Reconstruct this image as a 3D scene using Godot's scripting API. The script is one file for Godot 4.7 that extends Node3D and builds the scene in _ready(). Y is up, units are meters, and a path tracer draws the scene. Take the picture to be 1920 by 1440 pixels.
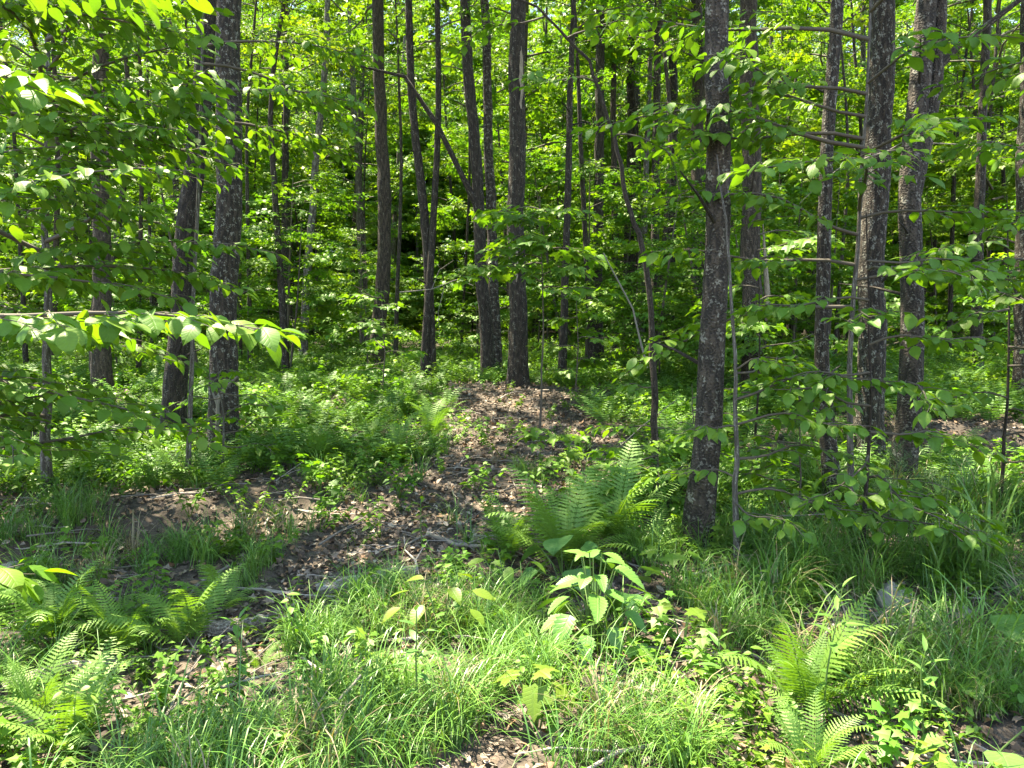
extends Node3D
# A path into a sunny hardwood wood in late spring. Camera at the origin looks towards -z; "d" below is the distance in front of it (z = -d).

class Geo:
	var v := PackedVector3Array()
	var n := PackedVector3Array()
	var u := PackedVector2Array()
	var i := PackedInt32Array()
	var c := PackedColorArray()
	func mesh(m: Material = null) -> ArrayMesh:
		var a := []
		a.resize(Mesh.ARRAY_MAX)
		a[Mesh.ARRAY_VERTEX] = v
		a[Mesh.ARRAY_NORMAL] = n
		a[Mesh.ARRAY_TEX_UV] = u
		a[Mesh.ARRAY_INDEX] = i
		if c.size() == v.size():
			a[Mesh.ARRAY_COLOR] = c
		var r := ArrayMesh.new()
		r.add_surface_from_arrays(Mesh.PRIMITIVE_TRIANGLES, a)
		if m:
			r.surface_set_material(0, m)
		return r
	func put(p: Vector3, q: Vector3, w: Vector2) -> int:
		v.append(p)
		n.append(q)
		u.append(w)
		return v.size() - 1
	func tri(a: int, b: int, c: int) -> void:
		# keep the winding (clockwise in front) in step with the normals
		if (v[b] - v[a]).cross(v[c] - v[a]).dot(n[a] + n[b] + n[c]) > 0.0:
			i.append_array(PackedInt32Array([a, c, b]))
		else:
			i.append_array(PackedInt32Array([a, b, c]))

var rng := RandomNumberGenerator.new()
var rough := FastNoiseLite.new()
var patchy := FastNoiseLite.new()
var taken := {}
const EYE := Vector3(0, 1.55, 0)

# ---------------------------------------------------------------- terrain
const PROFILE := [[-60.0, -0.3], [0.0, 0.0], [3.0, 0.0], [5.0, 0.16], [6.5, 0.32], [8.0, 0.45], [10.0, 0.72], [12.0, 1.0], [14.0, 1.15], [20.0, 1.5], [30.0, 2.4], [60.0, 4.6], [130.0, 7.0]]
const PATH := [[-1.35, 4.2, 0.45], [-1.0, 5.2, 0.6], [-0.35, 6.3, 0.72], [0.15, 7.6, 0.95], [0.4, 8.8, 1.1], [0.2, 10.2, 0.95], [-0.05, 11.5, 0.85]]

func profile(d: float) -> float:
	for k in range(1, PROFILE.size()):
		if d <= PROFILE[k][0]:
			var a = PROFILE[k - 1]
			var b = PROFILE[k]
			return lerpf(a[1], b[1], (d - a[0]) / (b[0] - a[0]))
	return 7.0

func ground_at(x: float, d: float) -> float:
	var h := (profile(d - 0.7) + profile(d) + profile(d + 0.7)) / 3.0
	h += 0.07 * rough.get_noise_2d(x * 9.0, d * 9.0) + 0.022 * rough.get_noise_2d(x * 40.0, d * 40.0 + 70.0)
	# the low dirt bank on the left and the one on the right
	var edge := 4.96 + (x + 3.45) * 0.69
	if x < -1.2:
		h += 0.12 * smoothstep(edge - 0.12, edge + 0.22, d) * (1.0 - smoothstep(edge + 0.6, edge + 3.0, d)) * smoothstep(-1.2, -1.9, x)
	if x > 3.6:
		h += 0.3 * smoothstep(7.9, 8.5, d) * smoothstep(3.6, 4.6, x) * (1.0 - smoothstep(9.0, 12.0, d))
	# the rise at the end of the path
	h += 0.14 * exp(-(pow(x + 0.1, 2.0) / 2.2 + pow(d - 11.9, 2.0) / 0.8))
	h -= 0.05 * bare(x, d)
	return h

const ROOM := [[0.42, 3.75, 0.4], [0.36, 4.95, 0.3], [0.32, 4.6, 0.25], [1.29, 3.15, 0.3], [-2.42, 3.85, 0.3], [-2.0, 3.75, 0.3], [-1.72, 3.85, 0.3], [-2.05, 3.15, 0.3], [-1.7, 2.85, 0.25], [0.1, 2.95, 0.15], [-0.36, 3.75, 0.15], [2.24, 4.45, 0.25], [1.78, 3.9, 0.25], [1.2, 2.75, 0.25], [-1.72, 4.35, 0.25], [0.42, 3.3, 0.2], [2.24, 4.1, 0.2]]

func roomy(x: float, d: float) -> bool:
	for r in ROOM:
		if Vector2(x, d).distance_to(Vector2(r[0], r[1])) < r[2]:
			return true
	return false

func bare(x: float, d: float) -> float:
	# 1 on the trodden path and the dirt banks, 0 where plants grow
	var best := 9.0
	for k in range(1, PATH.size()):
		var a := Vector2(PATH[k - 1][0], PATH[k - 1][1])
		var b := Vector2(PATH[k][0], PATH[k][1])
		var t := clampf((Vector2(x, d) - a).dot(b - a) / (b - a).length_squared(), 0.0, 1.0)
		best = minf(best, Vector2(x, d).distance_to(a.lerp(b, t)) / lerpf(PATH[k - 1][2], PATH[k][2], t))
	var r := 1.0 - smoothstep(0.7, 1.15, best)
	var edge := 4.96 + (x + 3.45) * 0.69
	if x < -1.2:
		r = maxf(r, 0.75 * smoothstep(edge - 0.5, edge - 0.3, d) * (1.0 - smoothstep(edge + 0.05, edge + 0.25, d)))
	if x > 2.2:
		r = maxf(r, 0.7 * smoothstep(7.3, 7.7, d) * (1.0 - smoothstep(8.3, 8.8, d)) * smoothstep(2.2, 2.8, x))
	return r

func spot(x: float, d: float, up: float = 0.0) -> Vector3:
	return Vector3(x, ground_at(x, d) + up, -d)

# ---------------------------------------------------------------- nodes
func numbered(called: String) -> String:
	var k: int = taken.get(called, -1) + 1
	taken[called] = k
	return called if k == 0 else "%s_%03d" % [called, k]

func tag(o: Node, label: String, category: String, group: String = "", kind: String = "") -> void:
	if label:
		o.set_meta("label", label)
	if category:
		o.set_meta("category", category)
	if group:
		o.set_meta("group", group)
	if kind:
		o.set_meta("kind", kind)

func thing(called: String, at: Vector3, label: String, category: String, group: String = "", kind: String = "") -> Node3D:
	var o := Node3D.new()
	o.name = numbered(called)
	add_child(o, true)
	o.position = at
	tag(o, label, category, group, kind)
	return o

func part(called: String, m: Mesh, parent: Node, mat: Material = null) -> MeshInstance3D:
	var o := MeshInstance3D.new()
	o.name = called
	o.mesh = m
	if mat:
		o.material_override = mat
	parent.add_child(o, true)
	return o

func many(called: String, m: Mesh, places: Array, colors: Array, parent: Node, mat: Material) -> MultiMeshInstance3D:
	var mm := MultiMesh.new()
	mm.transform_format = MultiMesh.TRANSFORM_3D
	mm.use_colors = not colors.is_empty()
	mm.mesh = m
	mm.instance_count = places.size()
	for k in places.size():
		mm.set_instance_transform(k, places[k])
		if colors:
			mm.set_instance_color(k, colors[k])
	var o := MultiMeshInstance3D.new()
	o.name = called
	o.multimesh = mm
	o.material_override = mat
	o.set_meta("kind", "stuff")
	parent.add_child(o, true)
	return o

# ---------------------------------------------------------------- materials
var M := {}

func noise(kind: int, freq: float, octaves: int, seed_: int) -> FastNoiseLite:
	var f := FastNoiseLite.new()
	f.noise_type = kind
	f.frequency = freq
	f.fractal_octaves = octaves
	f.fractal_type = FastNoiseLite.FRACTAL_FBM if octaves > 1 else FastNoiseLite.FRACTAL_NONE
	f.seed = seed_
	return f

func bytes(f: FastNoiseLite, w: int, h: int) -> PackedByteArray:
	var im := f.get_seamless_image(w, h)
	im.convert(Image.FORMAT_L8)
	return im.get_data()

func mapped(w: int, h: int, color_of: Callable) -> ImageTexture:
	# color_of(pixel number) gives a linear colour
	var data := PackedByteArray()
	data.resize(w * h * 3)
	for k in w * h:
		var c: Color = color_of.call(k).linear_to_srgb()
		data[k * 3] = int(clampf(c.r, 0, 1) * 255.0)
		data[k * 3 + 1] = int(clampf(c.g, 0, 1) * 255.0)
		data[k * 3 + 2] = int(clampf(c.b, 0, 1) * 255.0)
	return ImageTexture.create_from_image(Image.create_from_data(w, h, false, Image.FORMAT_RGB8, data))

func grey(w: int, h: int, data: PackedByteArray) -> ImageTexture:
	return ImageTexture.create_from_image(Image.create_from_data(w, h, false, Image.FORMAT_L8, data))

func bark(dark: Color, mid: Color, lichen: Color, much: float, seed_: int, relief: float) -> StandardMaterial3D:
	# furrows run along the trunk (v); pale lichen sits in ragged patches over them
	var w := 256
	var h := 512
	var a := bytes(noise(FastNoiseLite.TYPE_SIMPLEX_SMOOTH, 0.035, 4, seed_), w, h / 3)
	var b := bytes(noise(FastNoiseLite.TYPE_SIMPLEX_SMOOTH, 0.022, 5, seed_ + 1), w, h)
	var c := bytes(noise(FastNoiseLite.TYPE_SIMPLEX_SMOOTH, 0.09, 3, seed_ + 2), w, h)
	var hgt := PackedByteArray()
	hgt.resize(w * h)
	var t := mapped(w, h, func(k: int) -> Color:
		var x := k % w
		var y := k / w
		var wob := int(c[k] / 24.0)
		var yy := y / 3.0
		var y0 := int(yy) % (h / 3)
		var f := lerpf(a[y0 * w + (x + wob) % w], a[((y0 + 1) % (h / 3)) * w + (x + wob) % w], yy - int(yy)) / 255.0
		var furrow := smoothstep(0.3, 0.75, f * 0.6 + c[k] / 255.0 * 0.4)
		hgt[k] = int(255.0 * clampf(furrow * 0.8 + c[k] / 255.0 * 0.2, 0.0, 1.0))
		var col := dark.lerp(mid, furrow)
		var l := smoothstep(1.0 - much, 1.08 - much, b[k] / 255.0 * 0.62 + c[k] / 255.0 * 0.38)
		return col.lerp(lichen, l * (0.35 + 0.65 * furrow)))
	var m := StandardMaterial3D.new()
	m.albedo_texture = t
	m.roughness = 0.92
	m.heightmap_enabled = true
	m.heightmap_texture = grey(w, h, hgt)
	m.heightmap_scale = relief
	return m

func leaf_mat(c: Color, veined: bool, by_copy: bool, gloss: float, through: float = 1.0) -> StandardMaterial3D:
	var m := StandardMaterial3D.new()
	m.albedo_color = c.linear_to_srgb()
	m.roughness = gloss
	m.backlight_enabled = true
	m.backlight = Color(through, through, through * 0.45)
	m.vertex_color_use_as_albedo = by_copy
	m.cull_mode = BaseMaterial3D.CULL_DISABLED
	if veined:
		m.albedo_texture = M.vein_tint
		m.normal_enabled = true
		m.normal_texture = M.vein_bump
		m.normal_scale = 0.4
	return m

func plain(c: Color, r: float) -> StandardMaterial3D:
	var m := StandardMaterial3D.new()
	m.albedo_color = c.linear_to_srgb()
	m.roughness = r
	return m

const GREENS := [Color(0.147, 0.3, 0.026), Color(0.131, 0.285, 0.028), Color(0.162, 0.31, 0.027), Color(0.123, 0.27, 0.03), Color(0.178, 0.32, 0.029)]

func green(spread: float = 1.0) -> Color:
	var c: Color = GREENS[rng.randi() % GREENS.size()]
	var s := 1.0 + rng.randf_range(-0.14, 0.14) * spread
	return Color(c.r * s * (1.0 + rng.randf_range(-0.1, 0.12) * spread), c.g * s, c.b * s)

func make_materials() -> void:
	# lateral veins of a leaf: midrib along u, side veins at a slant
	var w := 128
	var h := 64
	var bump := PackedByteArray()
	bump.resize(w * h)
	var blotch := bytes(noise(FastNoiseLite.TYPE_SIMPLEX_SMOOTH, 0.03, 3, 91), w, h)
	M.vein_tint = mapped(w, h, func(k: int) -> Color:
		var x := (k % w) / float(w)
		var y := absf((k / w) / float(h) - 0.5) * 2.0
		var s := fposmod((x - y * 0.3 + y * y * 0.1) * 8.0, 1.0)
		var vein := maxf(exp(-pow((s - 0.5) * 9.0, 2.0)) * 0.8, exp(-pow(y * 14.0, 2.0)))
		bump[k] = int(255.0 * clampf(0.75 - 0.6 * vein, 0.0, 1.0))
		var q := 0.87 + 0.06 * vein + 0.14 * blotch[k] / 255.0
		return Color(q, q * 0.98, q * 0.95))
	var im := Image.create_from_data(w, h, false, Image.FORMAT_L8, bump)
	im.convert(Image.FORMAT_RGBA8)
	im.bump_map_to_normal_map(2.5)
	M.vein_bump = ImageTexture.create_from_image(im)
	M.crown = leaf_mat(Color.WHITE, false, true, 0.5)
	M.leaf_copies = leaf_mat(Color.WHITE, true, true, 0.48)
	M.leaf = []
	for c in GREENS:
		M.leaf.append(leaf_mat(c, true, false, 0.48))
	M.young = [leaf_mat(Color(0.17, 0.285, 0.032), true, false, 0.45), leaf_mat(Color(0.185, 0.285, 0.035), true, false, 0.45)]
	M.broad = [leaf_mat(Color(0.1, 0.24, 0.04), true, false, 0.45, 0.75), leaf_mat(Color(0.095, 0.22, 0.05), true, false, 0.42, 0.7), leaf_mat(Color(0.125, 0.265, 0.045), true, false, 0.45, 0.8)]
	M.fern = [leaf_mat(Color(0.17, 0.32, 0.05), true, false, 0.55, 0.9), leaf_mat(Color(0.155, 0.305, 0.048), true, false, 0.55, 0.9), leaf_mat(Color(0.18, 0.33, 0.055), true, false, 0.55, 0.9)]
	M.fern_copies = leaf_mat(Color.WHITE, false, true, 0.55, 0.8)
	M.grass = leaf_mat(Color.WHITE, false, true, 0.42, 0.7)
	M.blade = [leaf_mat(Color(0.13, 0.26, 0.05), true, false, 0.38, 0.6), leaf_mat(Color(0.17, 0.29, 0.06), true, false, 0.38, 0.6)]
	M.needle = leaf_mat(Color(0.09, 0.17, 0.06), true, false, 0.4, 0.4)
	M.dead = leaf_mat(Color.WHITE, true, true, 0.75, 0.25)
	M.stem = plain(Color(0.1, 0.17, 0.04), 0.6)
	M.twig = plain(Color(0.09, 0.075, 0.055), 0.8)
	M.grey_twig = plain(Color(0.2, 0.18, 0.15), 0.85)
	M.bark_dark = bark(Color(0.014, 0.0105, 0.008), Color(0.058, 0.044, 0.031), Color(0.19, 0.18, 0.15), 0.36, 11, 1.2)
	M.bark_lichen = bark(Color(0.016, 0.0125, 0.009), Color(0.07, 0.054, 0.038), Color(0.24, 0.235, 0.195), 0.42, 23, 1.0)
	M.bark_grey = bark(Color(0.02, 0.016, 0.012), Color(0.08, 0.063, 0.046), Color(0.22, 0.21, 0.17), 0.41, 29, 1.2)
	M.bark_brown = bark(Color(0.025, 0.019, 0.013), Color(0.095, 0.072, 0.052), Color(0.2, 0.18, 0.15), 0.32, 37, 1.4)
	M.bark_pale = bark(Color(0.06, 0.052, 0.042), Color(0.17, 0.155, 0.13), Color(0.32, 0.31, 0.28), 0.38, 51, 0.4)
	M.wood = bark(Color(0.2, 0.16, 0.11), Color(0.4, 0.34, 0.26), Color(0.27, 0.23, 0.18), 0.4, 63, 0.5)
	M.log = bark(Color(0.12, 0.1, 0.08), Color(0.36, 0.32, 0.27), Color(0.45, 0.43, 0.38), 0.35, 71, 0.8)
	# soil under the litter: dark humus, bits of old leaf in many tones
	var s := 512
	var cellular := noise(FastNoiseLite.TYPE_CELLULAR, 0.055, 1, 5)
	cellular.cellular_return_type = FastNoiseLite.RETURN_CELL_VALUE
	cellular.cellular_jitter = 1.2
	cellular.domain_warp_enabled = true
	cellular.domain_warp_amplitude = 14.0
	cellular.domain_warp_frequency = 0.03
	var ca := bytes(cellular, s, s)
	var cb := bytes(noise(FastNoiseLite.TYPE_SIMPLEX_SMOOTH, 0.012, 5, 6), s, s)
	var cc := bytes(noise(FastNoiseLite.TYPE_SIMPLEX_SMOOTH, 0.12, 3, 7), s, s)
	var hg := PackedByteArray()
	hg.resize(s * s)
	var soil_tex := mapped(s, s, func(k: int) -> Color:
		var f := ca[k] / 255.0
		var g := cc[k] / 255.0
		var col := Color(0.03, 0.023, 0.017).lerp(Color(0.14, 0.108, 0.08), f * 0.8 + g * 0.2)
		hg[k] = int(255.0 * clampf(f * 0.55 + g * 0.45, 0.0, 1.0))
		return col.lerp(Color(0.03, 0.023, 0.017), smoothstep(0.5, 0.68, cb[k] / 255.0) * 0.75))
	var soil := StandardMaterial3D.new()
	soil.albedo_texture = soil_tex
	soil.roughness = 0.95
	soil.uv1_triplanar = true
	soil.uv1_world_triplanar = true
	soil.uv1_scale = Vector3(0.9, 0.9, 0.9)
	soil.heightmap_enabled = true
	soil.heightmap_texture = grey(s, s, hg)
	soil.heightmap_scale = 1.5
	M.soil = soil
	var st := bytes(noise(FastNoiseLite.TYPE_SIMPLEX_SMOOTH, 0.03, 5, 81), 256, 256)
	var stone := StandardMaterial3D.new()
	stone.albedo_texture = mapped(256, 256, func(k: int) -> Color: return Color(0.17, 0.155, 0.13).lerp(Color(0.4, 0.38, 0.34), st[k] / 255.0))
	stone.roughness = 0.85
	stone.uv1_triplanar = true
	stone.uv1_scale = Vector3(3, 3, 3)
	M.stone = stone

# ---------------------------------------------------------------- shapes
func tube(g: Geo, pts: Array, rad: Array, sides: int, u_rep: float, v_per_m: float, lump: float = 0.0, flare: float = 0.0, lobes: float = 4.0) -> void:
	var first := g.v.size()
	var side := Vector3.RIGHT
	var along := 0.0
	for k in pts.size():
		var p: Vector3 = pts[k]
		var dir: Vector3 = (pts[mini(k + 1, pts.size() - 1)] - pts[maxi(k - 1, 0)]).normalized()
		if absf(dir.dot(side)) > 0.95:
			side = Vector3.FORWARD
		side = (side - dir * side.dot(dir)).normalized()
		var up := dir.cross(side)
		if k > 0:
			along += p.distance_to(pts[k - 1])
		for j in sides + 1:
			var a := TAU * j / sides
			var out := side * cos(a) + up * sin(a)
			var r: float = rad[k]
			if lump > 0.0:
				var q := p + out * r
				r *= 1.0 + lump * (rough.get_noise_3d(q.x * 55.0, q.y * 22.0, q.z * 55.0) + 0.6 * rough.get_noise_3d(q.x * 160.0, q.y * 60.0, q.z * 160.0))
			if flare > 0.0:
				r *= 1.0 + flare * exp(-along / 0.3) * (1.0 + 0.55 * sin(a * lobes + lobes))
			g.put(p + out * r, out, Vector2(u_rep * j / sides, along * v_per_m))
	for k in pts.size() - 1:
		for j in sides:
			var a := first + k * (sides + 1) + j
			var b := a + sides + 1
			g.tri(a, b, a + 1)
			g.tri(a + 1, b, b + 1)

func leaf(g: Geo, t: Transform3D, length: float, width: float, steps: Array, fold: float, droop: float) -> void:
	# a pointed oval blade along +x, folded along its midrib, its tip hanging
	var mid := []
	var lo := []
	var hi := []
	for s in steps:
		var x: float = s[0]
		var half: float = s[1] * width * 0.5
		var y := -droop * x * x * length
		var m := Vector3(2.0 * droop * x, 1.0, 0.0)
		mid.append(g.put(t * Vector3(x * length, y, 0), (t.basis * m).normalized(), Vector2(x, 0.5)))
		if half > 0.0:
			lo.append(g.put(t * Vector3(x * length, y + fold * half, -half), (t.basis * (m + Vector3(0, 0, fold))).normalized(), Vector2(x, 0.5 - 0.5 * s[1])))
			hi.append(g.put(t * Vector3(x * length, y + fold * half, half), (t.basis * (m - Vector3(0, 0, fold))).normalized(), Vector2(x, 0.5 + 0.5 * s[1])))
		else:
			lo.append(mid[-1])
			hi.append(mid[-1])
	for k in steps.size() - 1:
		if hi[k] != mid[k]:
			g.tri(mid[k], hi[k + 1], hi[k])
			g.tri(mid[k], lo[k], lo[k + 1])
		if hi[k + 1] != mid[k + 1]:
			g.tri(mid[k], mid[k + 1], hi[k + 1])
			g.tri(mid[k], lo[k + 1], mid[k + 1])
		elif hi[k] != mid[k]:
			g.tri(mid[k], mid[k + 1], hi[k])
			g.tri(mid[k], lo[k], mid[k + 1])

const OVAL := [[0.0, 0.0], [0.1, 0.45], [0.26, 0.9], [0.45, 1.0], [0.64, 0.84], [0.83, 0.42], [1.0, 0.0]]
const OVAL_FEW := [[0.0, 0.0], [0.38, 1.0], [1.0, 0.0]]
const HEART := [[0.0, 0.0], [0.03, 0.7], [0.15, 1.0], [0.35, 0.98], [0.6, 0.72], [0.8, 0.36], [1.0, 0.0]]
const LANCE := [[0.0, 0.0], [0.15, 0.6], [0.35, 1.0], [0.6, 0.8], [0.82, 0.36], [1.0, 0.0]]
const MAPLE := [[-0.12, 0.0], [0.0, 0.2], [-0.08, 0.42], [0.16, 0.4], [0.3, 0.78], [0.4, 0.62], [0.5, 0.66], [0.48, 0.3], [0.62, 0.2], [0.78, 0.24], [0.8, 0.12], [1.0, 0.0]]
const MAPLE_FEW := [[0.0, 0.0], [0.02, 0.46], [0.3, 0.34], [0.52, 0.66], [0.55, 0.25], [1.0, 0.0]]

func lobed(g: Geo, t: Transform3D, length: float, half_outline: Array, fold: float, droop: float) -> void:
	# a leaf given by half its outline (x along the midrib, z across), a fan about a point on the midrib
	for sgn in [-1.0, 1.0]:
		var ids := []
		var bend := func(x: float, z: float) -> Vector3: return Vector3(x * length, (fold * z - droop * (x * x + z * z)) * length, sgn * z * length)
		var turned := func(x: float, z: float) -> Vector3: return (t.basis * Vector3(2.0 * droop * x, 1.0, sgn * (2.0 * droop * z - fold))).normalized()
		var hub := g.put(t * bend.call(0.25, 0.0), turned.call(0.25, 0.0), Vector2(0.25, 0.5))
		for p in half_outline:
			ids.append(g.put(t * bend.call(p[0], p[1]), turned.call(p[0], p[1]), Vector2(p[0], 0.5 + sgn * p[1] * 0.6)))
		for k in ids.size() - 1:
			g.tri(hub, ids[k], ids[k + 1])

func toothed(g: Geo, t: Transform3D, length: float, width: float, teeth: int, fold: float, droop: float) -> void:
	# a broad leaf with a coarsely toothed edge
	var steps := [[0.0, 0.0]]
	for k in range(1, teeth * 2):
		var x := k / float(teeth * 2)
		var w := pow(sin(PI * pow(x, 0.62)), 0.8)
		steps.append([x, w * (1.0 if k % 2 == 0 else 0.8) * rng.randf_range(0.93, 1.05)])
	steps.append([1.0, 0.0])
	leaf(g, t, length, width, steps, fold, droop)

func aim(at: Vector3, dir: Vector3, roll: float, size: float) -> Transform3D:
	# x along dir, y as far up as can be, then rolled about x
	var x := dir.normalized()
	var z := x.cross(Vector3.UP)
	z = Vector3(0, 0, 1) if z.length() < 0.01 else z.normalized()
	var y := z.cross(x)
	return Transform3D(Basis(x, y, z).rotated(x, roll).scaled(Vector3.ONE * size), at)

func around(az: float, up: float) -> Vector3:
	return Vector3(cos(az) * cos(up), sin(up), sin(az) * cos(up))

# ---------------------------------------------------------------- shared meshes
var sprays := []
var crowns := {}
var thickets := []
var oval_leaves := []
var maple_leaves := []
var fronds := []
var far_ferns := []
var tufts := []
var dead_leaves := []
var herbs := []

func make_shapes() -> void:
	for kind in 6:
		var g := Geo.new()
		var maple := kind % 2 == 0
		for s in [-1.0, 0.0, 1.0]:
			var az: float = s * 0.75 + rng.randf_range(-0.15, 0.15)
			var len := 0.62 if s == 0.0 else 0.42
			var from := Vector3.ZERO if s == 0.0 else Vector3(0.16, 0, 0)
			var dir := around(az, rng.randf_range(-0.15, 0.12))
			tube(g, [from, from + dir * len * 0.5 + Vector3(0, 0.02, 0), from + dir * len], [0.006, 0.004, 0.002], 3, 1, 1)
			var n := 9 if s == 0.0 else 6
			for k in n:
				var p := from + dir * len * (0.25 + 0.75 * (k + rng.randf() * 0.4) / n)
				var la := az + (1.0 if k % 2 else -1.0) * rng.randf_range(0.5, 1.1) * (0.4 if k == n - 1 else 1.0)
				var t := aim(p + Vector3(0, rng.randf_range(-0.05, 0.05), 0), around(la, rng.randf_range(-0.75, 0.15)), rng.randf_range(-0.45, 0.45), 1.0)
				if maple:
					lobed(g, t, rng.randf_range(0.09, 0.13), MAPLE_FEW, rng.randf_range(0.0, 0.3), 0.2)
				else:
					leaf(g, t, rng.randf_range(0.09, 0.13), rng.randf_range(0.055, 0.07), OVAL_FEW, rng.randf_range(0.05, 0.4), rng.randf_range(0.05, 0.3))
		sprays.append(g)
	for k in 4:
		var g := Geo.new()
		leaf(g, Transform3D(), 1.0, [0.56, 0.66, 0.5, 0.7][k], OVAL, [0.1, 0.3, 0.75, -0.15][k], [0.12, 0.3, 0.2, 0.55][k])
		tube(g, [Vector3(-0.1, 0.01, 0), Vector3(0.02, 0, 0)], [0.012, 0.01], 3, 1, 1)
		oval_leaves.append(g.mesh())
		g = Geo.new()
		lobed(g, Transform3D(), 1.0, MAPLE, 0.05 + 0.1 * k, 0.12 + 0.08 * k)
		tube(g, [Vector3(-0.55, 0.05, 0), Vector3(-0.3, 0.04, 0), Vector3(0.0, 0, 0)], [0.014, 0.012, 0.01], 3, 1, 1)
		maple_leaves.append(g.mesh())
	for k in 9:
		fronds.append(frond(1.0, 21 + k % 4, [1.15, 1.3, 0.95, 1.2, 0.8, 1.4, 1.05, 1.25, 0.7][k], [0.9, 1.15, 1.0, 0.6, 1.3, 1.6, 1.5, 1.3, 0.9][k], true).mesh())
	for k in 4:
		var g := Geo.new()
		for f in 7:
			var one := frond(rng.randf_range(0.35, 0.6), 12, rng.randf_range(0.7, 1.25), rng.randf_range(0.7, 1.2), false)
			merge(g, one, Transform3D(Basis(Vector3.UP, TAU * f / 7.0 + rng.randf()), Vector3.ZERO))
		far_ferns.append(g.mesh())
	for k in 6:
		var g := Geo.new()
		for b in 30:
			var az := rng.randf() * TAU
			blade(g, Vector3(rng.randfn(0, 0.035), 0, rng.randfn(0, 0.035)), az, rng.randf_range(0.18, 0.6), rng.randf_range(0.0018, 0.0042), rng.randf_range(1.1, 1.52), rng.randf_range(0.6, 2.6), 7)
		tufts.append(g.mesh())
	for k in 4:
		var g := Geo.new()
		if k < 2:
			leaf(g, Transform3D(), 1.0, 0.55, [[0.0, 0.0], [0.2, 0.75], [0.5, 1.0], [0.8, 0.5], [1.0, 0.0]], 0.55 - 0.8 * k, 0.25 - 0.5 * k)
		else:
			lobed(g, Transform3D(), 0.9, MAPLE_FEW, 0.5 - 0.9 * (k - 2), 0.35 - 0.55 * (k - 2))
		dead_leaves.append(g.mesh())
	for k in 6:
		# a knee-high seedling or bramble: a few thin stems with leaves near their tops
		var g := Geo.new()
		for s in 4:
			var az := rng.randf() * TAU
			var top := around(az, rng.randf_range(0.6, 1.3)) * rng.randf_range(0.2, 0.5)
			tube(g, [Vector3.ZERO, top * 0.55 + Vector3(0, 0.03, 0), top], [0.004, 0.003, 0.002], 3, 1, 1)
			for l in 7:
				var p := top * (0.45 + 0.55 * (l + 1) / 7.0)
				var t := aim(p, around(az + l * 2.4 + rng.randf(), rng.randf_range(-0.5, 0.25)), rng.randf_range(-0.4, 0.4), 1.0)
				if k % 3 == 0:
					lobed(g, t, rng.randf_range(0.06, 0.1), MAPLE_FEW, 0.1, 0.2)
				else:
					leaf(g, t, rng.randf_range(0.06, 0.1), 0.045, LANCE if k == 4 else OVAL_FEW, 0.2, 0.2)
		herbs.append(g.mesh())

func make_crowns() -> void:
	crowns[0.8] = []
	crowns[1.25] = []
	for k in 4:
		crowns[0.8].append(crown(0.45, 0.3))
	for k in 7:
		crowns[1.25].append(crown(1.45, 0.45))
	for high in [1.5, 2.2, 3.0, 3.8, 4.6, 5.4]:
		thickets.append(thicket(high))

func merge(g: Geo, o: Geo, t: Transform3D) -> void:
	var first := g.v.size()
	g.v.append_array(t * o.v)
	g.n.append_array(Transform3D(t.basis.orthonormalized(), Vector3.ZERO) * o.n)
	g.u.append_array(o.u)
	var ids := o.i.duplicate()
	for k in ids.size():
		ids[k] += first
	g.i.append_array(ids)

func blade(g: Geo, from: Vector3, az: float, length: float, width: float, rise: float, bend: float, segs: int) -> void:
	var p := from
	var out := Vector3(cos(az), 0, sin(az))
	var side := Vector3(-sin(az), 0, cos(az))
	var prev := []
	for k in segs + 1:
		var t := k / float(segs)
		var a := rise - bend * t * t
		var dir := out * cos(a) + Vector3.UP * sin(a)
		if k > 0:
			p += dir * length / segs
		var w := width * (0.6 + 0.4 * minf(1.0, t * 4.0)) * (1.0 - pow(t, 2.5))
		var nn := side.cross(dir).normalized()
		nn = nn if nn.y >= 0.0 else -nn
		var ids := [g.put(p - side * w, nn, Vector2(t, 0.1)), g.put(p + side * w, nn, Vector2(t, 0.9))]
		if k > 0:
			g.tri(prev[0], prev[1], ids[0])
			g.tri(prev[1], ids[1], ids[0])
		prev = ids

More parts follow.
